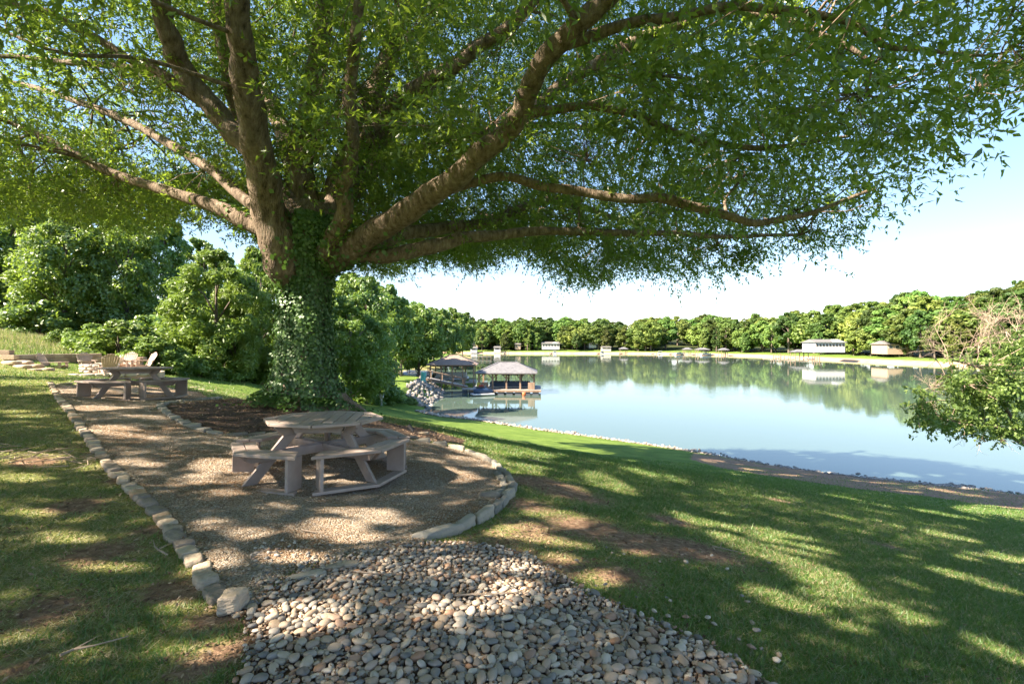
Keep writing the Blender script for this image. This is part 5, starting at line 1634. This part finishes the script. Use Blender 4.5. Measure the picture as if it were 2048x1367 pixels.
# moored boats and dock of the neighbour, further along the left bank
def runabout(loc, rz, label, canv='navy', L_=6.0):
    root = tag(empty('motor_boat', loc, rz), label, 'boat', 'boats moored at the neighbouring dock')
    n_ = 9; vs = []
    for i in range(n_):
        t = i / (n_ - 1); x = -L_ / 2 + t * L_
        wv = 1.1 * (1 - max(0, t - .45) ** 2 * 2.9)
        vs += [(x, -wv, .85 + .2 * t), (x, -wv * .8, .2), (x, 0, -.12 + .35 * max(0, t - .7)), (x, wv * .8, .2), (x, wv, .85 + .2 * t)]
    fs = [(5 * i + j, 5 * i + 5 + j, 5 * i + 6 + j, 5 * i + 1 + j) for i in range(n_ - 1) for j in range(4)] + [(0, 1, 2, 3, 4)] + [(5 * i, 5 * i + 4, 5 * i + 9, 5 * i + 5) for i in range(n_ - 1)]
    MB().add(vs, fs).build('hull', M['white'], root)
    MB().box((.3, 0, 1.15), (.1, 1.7, .45), ry=R(-25)).build('windscreen', M['glass'], root)
    MB().box((-.8, 0, 1.9), (2.4, 1.9, .08)).build('canopy', M[canv], root, bevel=.02)
    b = MB()
    for s in (-1, 1):
        b.bar((-1.7, s * .9, .9), (-1.5, s * .9, 1.9), .04, .04); b.bar((.2, s * .9, .95), (0, s * .9, 1.9), .04, .04)
    b.build('canopy_frame', M['alu'], root)
    MB().box((-.9, 0, .98), (2.2, 1.5, .25)).build('seats', M['navy'], root, bevel=.03)
    return root
nd = tag(empty('neighbour_dock', (-20.6, 89.5, 0)), 'low wooden dock with thin posts under the bank trees', 'dock')
MB().box((2.2, 0, .9), (6.4, 1.6, .14)).build('deck', M['deck'], nd)
for k in range(4):
    for s in (-1, 1): MB().box((-.5 + k * 1.9, s * .85, 1.0), (.14, .14, 3.0)).build('post', M['dockwood'], nd)
runabout((-18.6, 92.5, .35), R(8), 'white motor boat with blue canopy moored under the trees')
runabout((-19.4, 86.5, .35), R(-12), 'white motor boat with dark canopy drawn up close to the bank', 'black', 5)
runabout((-19.2, 99, .3), R(5), 'white motor boat furthest out behind the brown roof')
# teal drum, stone pillar, white post, riprap
tp = (-12.0, 63.5)
tdz = float(hh(*tp))
b = MB().tube([(0, 0, 0), (0, 0, .05), (0, 0, 1.35), (0, 0, 1.4)], [.33, .36, .36, .3], 14)
o = b.build('storage_drum', M['teal'], None, smooth=False)
o.location = (-12.1, 65.5, float(hh(-12.1, 65.5)) - .02); o.rotation_euler = (0, R(6), 0)
tag(o, 'tall teal plastic drum standing on grass above the riprap', 'drum')
q = P(775, 766)
o = MB().tube([(0, 0, 0), (0, 0, 1.1), (0, 0, 1.2)], [.38, .36, .25], 12).build('bollard_stone', M['palestone'], None, loc=(-13.4, 51.8, float(hh(-13.4, 51.8)) - .02))
tag(o, 'speckled pale stone pillar at the lawn edge among shrubs', 'pillar')
pw = P(762, 811)
wp = tag(empty('utility_post', tuple(pw)), 'short white post with a small box on top by the shrubs', 'post')
sc_ = pw[1] / 967 * 27
MB().box((0, 0, sc_ * .48), (sc_ * .16, sc_ * .12, sc_ * 1.0)).build('post', M['white'], wp)
MB().box((sc_ * .08, -.02 - sc_ * .06, sc_ * .78), (sc_ * .28, sc_ * .14, sc_ * .38)).build('meter_box', M['white'], wp, bevel=.01)
# black spotlight in the mulch
ps = P(822, 866)
sp = tag(empty('garden_spotlight', tuple(ps)), 'small black landscape spotlight tilted in the mulch right of the table', 'spotlight')
MB().tube([(0, 0, -.05), (0, 0, .09)], [.012, .012], 6).build('stake', M['black'], sp)
MB().tube([(.06, -.02, .05), (-.01, .01, .13), (-.06, .03, .18)], [.035, .042, .05], 10).build('lamp_head', M['black'], sp, smooth=False)
# riprap heap
rr0 = tag(empty('riprap', (-11, 57, 0)), 'sloping heap of pale grey riprap rocks beside the gangway', 'rocks')
rockm = []
for k in range(6):
    V, Fc = rough_stone(900 + k, (1, .8, .6), 2)
    rockm.append(mk('rock', V, Fc, M['riprap'], link=False))
kk = 0
while kk < 290:
    y = random.uniform(51.5, 72.5); x = random.uniform(-14.5, -8.8)
    d_ = float(polydist(np.array([x]), np.array([y]), LAKE)[0])
    if inpoly(np.array([x]), np.array([y]), LAKE)[0] and d_ > .5: continue
    if d_ > 2.9 or (y < 56 and d_ > 2.0) or y > 69 and d_ > 1.3: continue
    ob('rock', rockm[kk % 6], rr0, (x + 11, y - 57, float(hh(x, y)) + .08), (random.uniform(0, 6), random.uniform(0, 6), random.uniform(0, 6)), (random.uniform(.32, .72),) * 3)
    kk += 1
# pale stones along the near waterline
ls = np.array([(12.5, 30.4), (6.5, 35.4), (1.07, 39.6), (-3.3, 43.4), (-6.9, 45.8), (-9, 48)])
lsp = smooth_path(ls, 200)
k_ = rng.integers(0, 200, 1300)
sx, sy = lsp[k_, 0] + rng.normal(0, .3, 1300), lsp[k_, 1] + rng.normal(0, .3, 1300)
wd = np.clip(rng.normal(.10, .04, 1300) * (.6 + .5 * (sy - 30) / 15), .04, .3)
o = scatter_ico('shoreline_stones', sx, sy, np.maximum(hh(sx, sy), -.02) + wd * .5, wd, M['shorerock'], 1, None, .6, 14)
tag(o, 'pale stones strewn along the near waterline', 'stones', kind='stuff')
k_ = rng.uniform(0, 1, 500)
ls2 = smooth_path(np.array([(12, 30.7), (15.9, 26.7), (19.6, 24.3), (23.5, 22.1), (28, 12)]), 300)
ii = (k_ * 299).astype(int)
sx, sy = ls2[ii, 0] + rng.normal(0, .25, 500), ls2[ii, 1] + rng.normal(0, .25, 500)
o = scatter_ico('bank_stones', sx, sy, np.maximum(hh(sx, sy), -.02) + .02, rng.uniform(.03, .13, 500), M['riprap'], 1, None, .6, 15)
tag(o, 'small dark stones along the bare earth bank at the right', 'stones', kind='stuff')

# ------------------------------------------------------------------ far houses and docks
def far_house(u0, u1, vbase, Y, vroof, label, wall='white', roof='roofdark', gables=1, wins=5, depth=8, z0=None):
    x0, x1 = (u0 - CX) / F * Y, (u1 - CX) / F * Y
    zb = EYE - (vbase - CY) / F * Y
    zt = EYE - (vroof - CY) / F * Y
    w_ = x1 - x0
    root = tag(empty('house', ((x0 + x1) / 2, Y + depth / 2, zb)), label, 'house', 'houses on the far bank')
    hw = (zt - zb) * .62
    MB().box((0, 0, hw / 2 - .75), (w_, depth, hw + 1.5)).build('wall', M[wall], root)
    a, b = w_ / 2 + .5, depth / 2 + .6
    rise = (zt - zb) - hw
    MB().add([(-a, -b, hw), (a, -b, hw), (a, b, hw), (-a, b, hw), (-a + .6, 0, hw + rise), (a - .6, 0, hw + rise), (-a, -b, hw + .15), (a, -b, hw + .15)], [(0, 3, 2, 1), (6, 7, 5, 4), (0, 1, 7, 6), (2, 3, 4, 5), (3, 0, 6, 4), (1, 2, 5, 7)]).build('roof', M[roof], root)
    for k in range(wins):
        x = -w_ / 2 + (k + .5) * w_ / wins
        f = MB().box((x, -depth / 2 - .03, hw * .55), (w_ / wins * .62, .08, hw * .5)).build('window', M['white'] if wall != 'white' else M['brick'], root)
        MB().box((x, -depth / 2 - .08, hw * .55), (w_ / wins * .5, .04, hw * .4)).build('pane', M['glass'], f)
    if gables:
        gx_ = w_ * .22
        MB().add([(gx_ - 2, -b - .05, hw + .1), (gx_ + 2.6, -b - .05, hw + .1), (gx_ + .3, -b - .05, hw + rise * .95), (gx_ - 2, 0, hw + .1), (gx_ + 2.6, 0, hw + .1), (gx_ + .3, 0, hw + rise * .95)], [(0, 1, 2), (5, 4, 3), (0, 2, 5, 3), (1, 4, 5, 2)]).build('gable', M[roof if wall == 'white' and gables == 2 else wall], root)
    return root
far_house(1084, 1119, 694, 322, 683, 'long low white bungalow at the head of the lake', wins=6)
far_house(1030, 1041, 694, 322, 685, 'tan cottage half hidden left of the white bungalow', 'brick', wins=2, gables=0)
far_house(941, 956, 690, 330, 677, 'tall brick house among trees at the left end of the far bank', 'brick', wins=3)
far_house(1178, 1192, 691, 325, 682, 'small white house beneath trees right of the bungalow', wins=2, gables=0)
far_house(988, 1001, 700, 313, 692, 'small white boat shed at the water left of centre', wins=1, gables=0, depth=4)
far_house(941, 954, 701, 312, 693, 'cream boat shed on the beach at the far left', wins=1, gables=0, depth=4)
far_house(1204, 1222, 698, 313, 692, 'low pale grey shed on the beach', 'palestone', wins=2, gables=0, depth=4)
far_house(1631, 1690, 696, 176, 678, 'white lakeside house with long row of porch windows', wins=9)
far_house(1775, 1840, 700, 178, 681, 'dark house in the shade behind tree trunks', 'brick', wins=5, gables=0)
far_house(1858, 1905, 703, 170, 683, 'blue-grey house behind the bare branches on the right', 'navy', wins=4, gables=0)
def far_dock(u0, u1, v, Y, label, roof=True, boat=False, big=False):
    x0, x1 = (u0 - CX) / F * Y, (u1 - CX) / F * Y
    w_ = x1 - x0
    root = tag(empty('lake_dock', ((x0 + x1) / 2, Y, 0)), label, 'dock', 'docks along the far bank')
    MB().box((0, 0, .65), (w_, 2.6, .22)).build('deck', M['deck'], root)
    MB().box((-w_ * .2, 5, .75), (1.2, 8, .16)).build('walkway', M['deck'], root)
    zr = 3.2
    for k in range(4):
        MB().box((-w_ / 2 + .2 + k * (w_ - .4) / 3, -1.2, (zr if roof else 2.0) / 2), (.22, .22, zr if roof else 2.0)).build('post', M['dockwood'], root)
    if roof:
        hip_roof(w_ + .8, 5, zr + .02, 1.0, w_ * .4).build('roof', M['roof_grey'] if not big else M['deck'], root)
        for s in (-1, 1): MB().box((s * (w_ / 2 - .2), 2.0, zr / 2), (.22, .22, zr)).build('post', M['dockwood'], root)
    if boat:
        r_ = runabout(((x0 + x1) / 2 + w_ * .15, Y - 3, .2), R(90 if w_ < 6 else 10), 'small white boat at the ' + ' '.join(label.split()[:8]), 'white' if w_ < 6 else 'navy', min(6, w_))
        r_['group'] = 'boats moored along the far bank'
    return root
fd = [(1003, 1018, 298, 'dark low dock with cabin near the head of the lake', False, False), (1098, 1114, 298, 'dock with a boat below the white bungalow', False, True), (1195, 1206, 297, 'short white dock right of the small white house', False, True),
      (1240, 1254, 295, 'little covered dock on the sandy point', True, False), (1306, 1322, 268, 'low dock with pale boat left of the roofed docks', False, True), (1340, 1366, 258, 'white boat dock at the middle of the far bank', False, True),
      (1368, 1381, 250, 'small pale umbrella-roofed dock in mid bank', True, False), (1393, 1416, 238, 'large roofed boat dock in mid bank', True, True), (1440, 1454, 232, 'small roofed dock left of the grassy clearing', True, False),
      (1543, 1560, 196, 'open dock with tall bare posts', False, False), (1586, 1614, 186, 'roofed dock in front of the white porch house', True, False), (1556, 1584, 188, 'flat grey floating dock left of the roofed dock', False, False), (1620, 1636, 184, 'low dark pier right of the roofed dock', False, False)]
for (u0, u1, Y, lab, rf, bt) in fd:
    x = (u0 + u1) / 2
    X = (x - CX) / F * Y
    # slide along the view ray until the dock stands 5 m off the beach
    for Yt in np.arange(Y + 60, Y - 60, -1.0):
        Xt = (x - CX) / F * Yt
        if inpoly(np.array([Xt]), np.array([Yt]), LAKE)[0] and polydist(np.array([Xt]), np.array([Yt]), LAKE)[0] > 4.5: break
    far_dock(u0, u1, 0, Yt, lab, rf, bt)
# thin pier left of the boathouses
pr = tag(empty('pier', ((962 - CX) / F * 215, 215, 0)), 'thin low pier with posts beyond the brown boathouse', 'pier')
MB().box((0, 0, .9), (9.5, 1.6, .18)).build('deck', M['deck'], pr)
for k in range(6): MB().box((-4.5 + k * 1.8, -.8, .8), (.16, .16, 2.6)).build('post', M['dockwood'], pr)
MB().bar((-4.5, -.8, 2.0), (4.5, -.8, 2.0), .08, .1).build('handrail', M['white'], pr)

# ------------------------------------------------------------------ leaning shrub tree at the right edge
rt_root = tag(empty('leaning_tree', (0, 0, 0)), 'small tree leaning in from the right edge with bare twigs above leafy boughs', 'tree')
Yd = 12.5
base = np.array([15.6, 13.2, float(hh(15.6, 13.2)) - .2])
arms = [[base, at(2150, 940, 13), at(2048, 888, 12.8), at(1985, 850, 12.6), at(1900, 842, 12.3), at(1835, 835, 12)],
        [at(2150, 940, 13), at(2110, 820, 12.6), at(2030, 760, 12.4), at(1960, 735, 12.2), at(1905, 720, 12)],
        [at(2110, 820, 12.6), at(2080, 720, 12.8), at(2040, 690, 12.8), at(1990, 640, 12.6)],
        [at(2048, 888, 12.8), at(2000, 800, 12.6), at(1940, 770, 12.3), at(1875, 745, 12.1)]]
apts = []
for k, ar in enumerate(arms):
    q = smooth_path(ar, 26)
    rd = np.linspace(.10 if k == 0 else .055, .015, 26)
    V, Fq = tube_arr(q, rd, 8)
    mk('limb', V, Fq, M['bark'], rt_root, smooth=True)
    apts.append(q)
r = np.random.default_rng(91)
lc = []
for (u, v, su, sv, n_) in [(1960, 838, 60, 16, 60), (1875, 838, 30, 12, 26), (1985, 775, 42, 34, 80), (2020, 735, 30, 26, 46), (1920, 790, 26, 18, 26), (1850, 812, 14, 10, 10), (2030, 690, 16, 14, 16), (2120, 780, 50, 80, 60), (2035, 860, 24, 10, 16), (1945, 750, 20, 12, 12), (1900, 762, 14, 7, 6), (1845, 785, 6, 5, 3)]:
    for _ in range(n_): lc.append(at(r.normal(u, su), r.normal(v, sv), 12.4 + r.normal(0, .6)))
lc = np.array(lc)
V, rn = sprays(lc, np.full(len(lc), .24), 5, 11, .10, .024, 92, .2)
M['wood_leaf2'] = leafmat('leaning_leaf', [(0, (.10, .17, .04)), (.5, (.16, .25, .055)), (1, (.26, .34, .10))], (.34, .46, .08), .38, .04, .55)
mk('crown', V, quads(len(rn)), M['wood_leaf2'], rt_root, rnd=rn)['kind'] = 'stuff'
# bare twigs
bv, bf, nb = [], [], 0
AP = np.concatenate(apts)
def shoot(p, d, L_, r0, lev):
    global nb
    n_ = 7
    pts = [p]
    for i in range(n_):
        d = unit(d + r.normal(0, .13, 3) + np.array([0, 0, .03]))
        pts.append(pts[-1] + d * L_ / n_)
    pts = np.array(pts)
    v_, f_ = tube_arr(pts, np.linspace(r0, r0 * .3, len(pts)), 5)
    bv.append(v_); bf.append(f_ + nb); nb += len(v_)
    if lev > 0:
        for i in range(2, n_ + 1):
            for s in range(1 + (r.random() < .5)):
                shoot(pts[i], unit(d + r.normal(0, .6, 3)), L_ * r.uniform(.35, .55), r0 * .5, lev - 1)
for (u, v, du, dv, L_) in [(1905, 745, -.25, 1, 1.5), (1925, 740, .05, 1, 1.6), (1890, 750, -.6, .9, 1.3), (1950, 735, .35, 1, 1.3), (2000, 700, -.1, 1, 1.3), (2020, 700, .3, 1, 1.1), (1990, 720, -.6, .8, 1.4), (1880, 790, -1, .35, 1.1), (1890, 800, -1, .05, 1.0), (1960, 760, -.9, .5, 1.4), (2035, 690, .1, 1, .9)]:
    shoot(at(u, v, 12.2), unit(np.array([du, -.15, dv])), L_ * .85, .010, 2)
for (u, v) in [(1930, 850), (1970, 860), (2000, 858)]: shoot(at(u, v, 12.2), unit(np.array([-.2, 0, -1])), .5, .006, 1)
for p_ in lc[::3]:
    q = AP[np.linalg.norm(AP - p_, axis=1).argmin()]
    v_, f_ = tube_arr(smooth_path([q, (q + p_) / 2 + r.normal(0, .06, 3), p_], 5), np.linspace(.014, .005, 5), 4)
    bv.append(v_); bf.append(f_ + nb); nb += len(v_)
mk('bare_twigs', np.concatenate(bv), np.concatenate(bf), M['deadtwig'], rt_root)['kind'] = 'stuff'
tot = 0
seen = set()
for o in bpy.data.objects:
    if o.type == 'MESH' and o.data.name not in seen:
        seen.add(o.data.name); tot += len(o.data.loops) - 2 * len(o.data.polygons)
print('TRIS', tot)
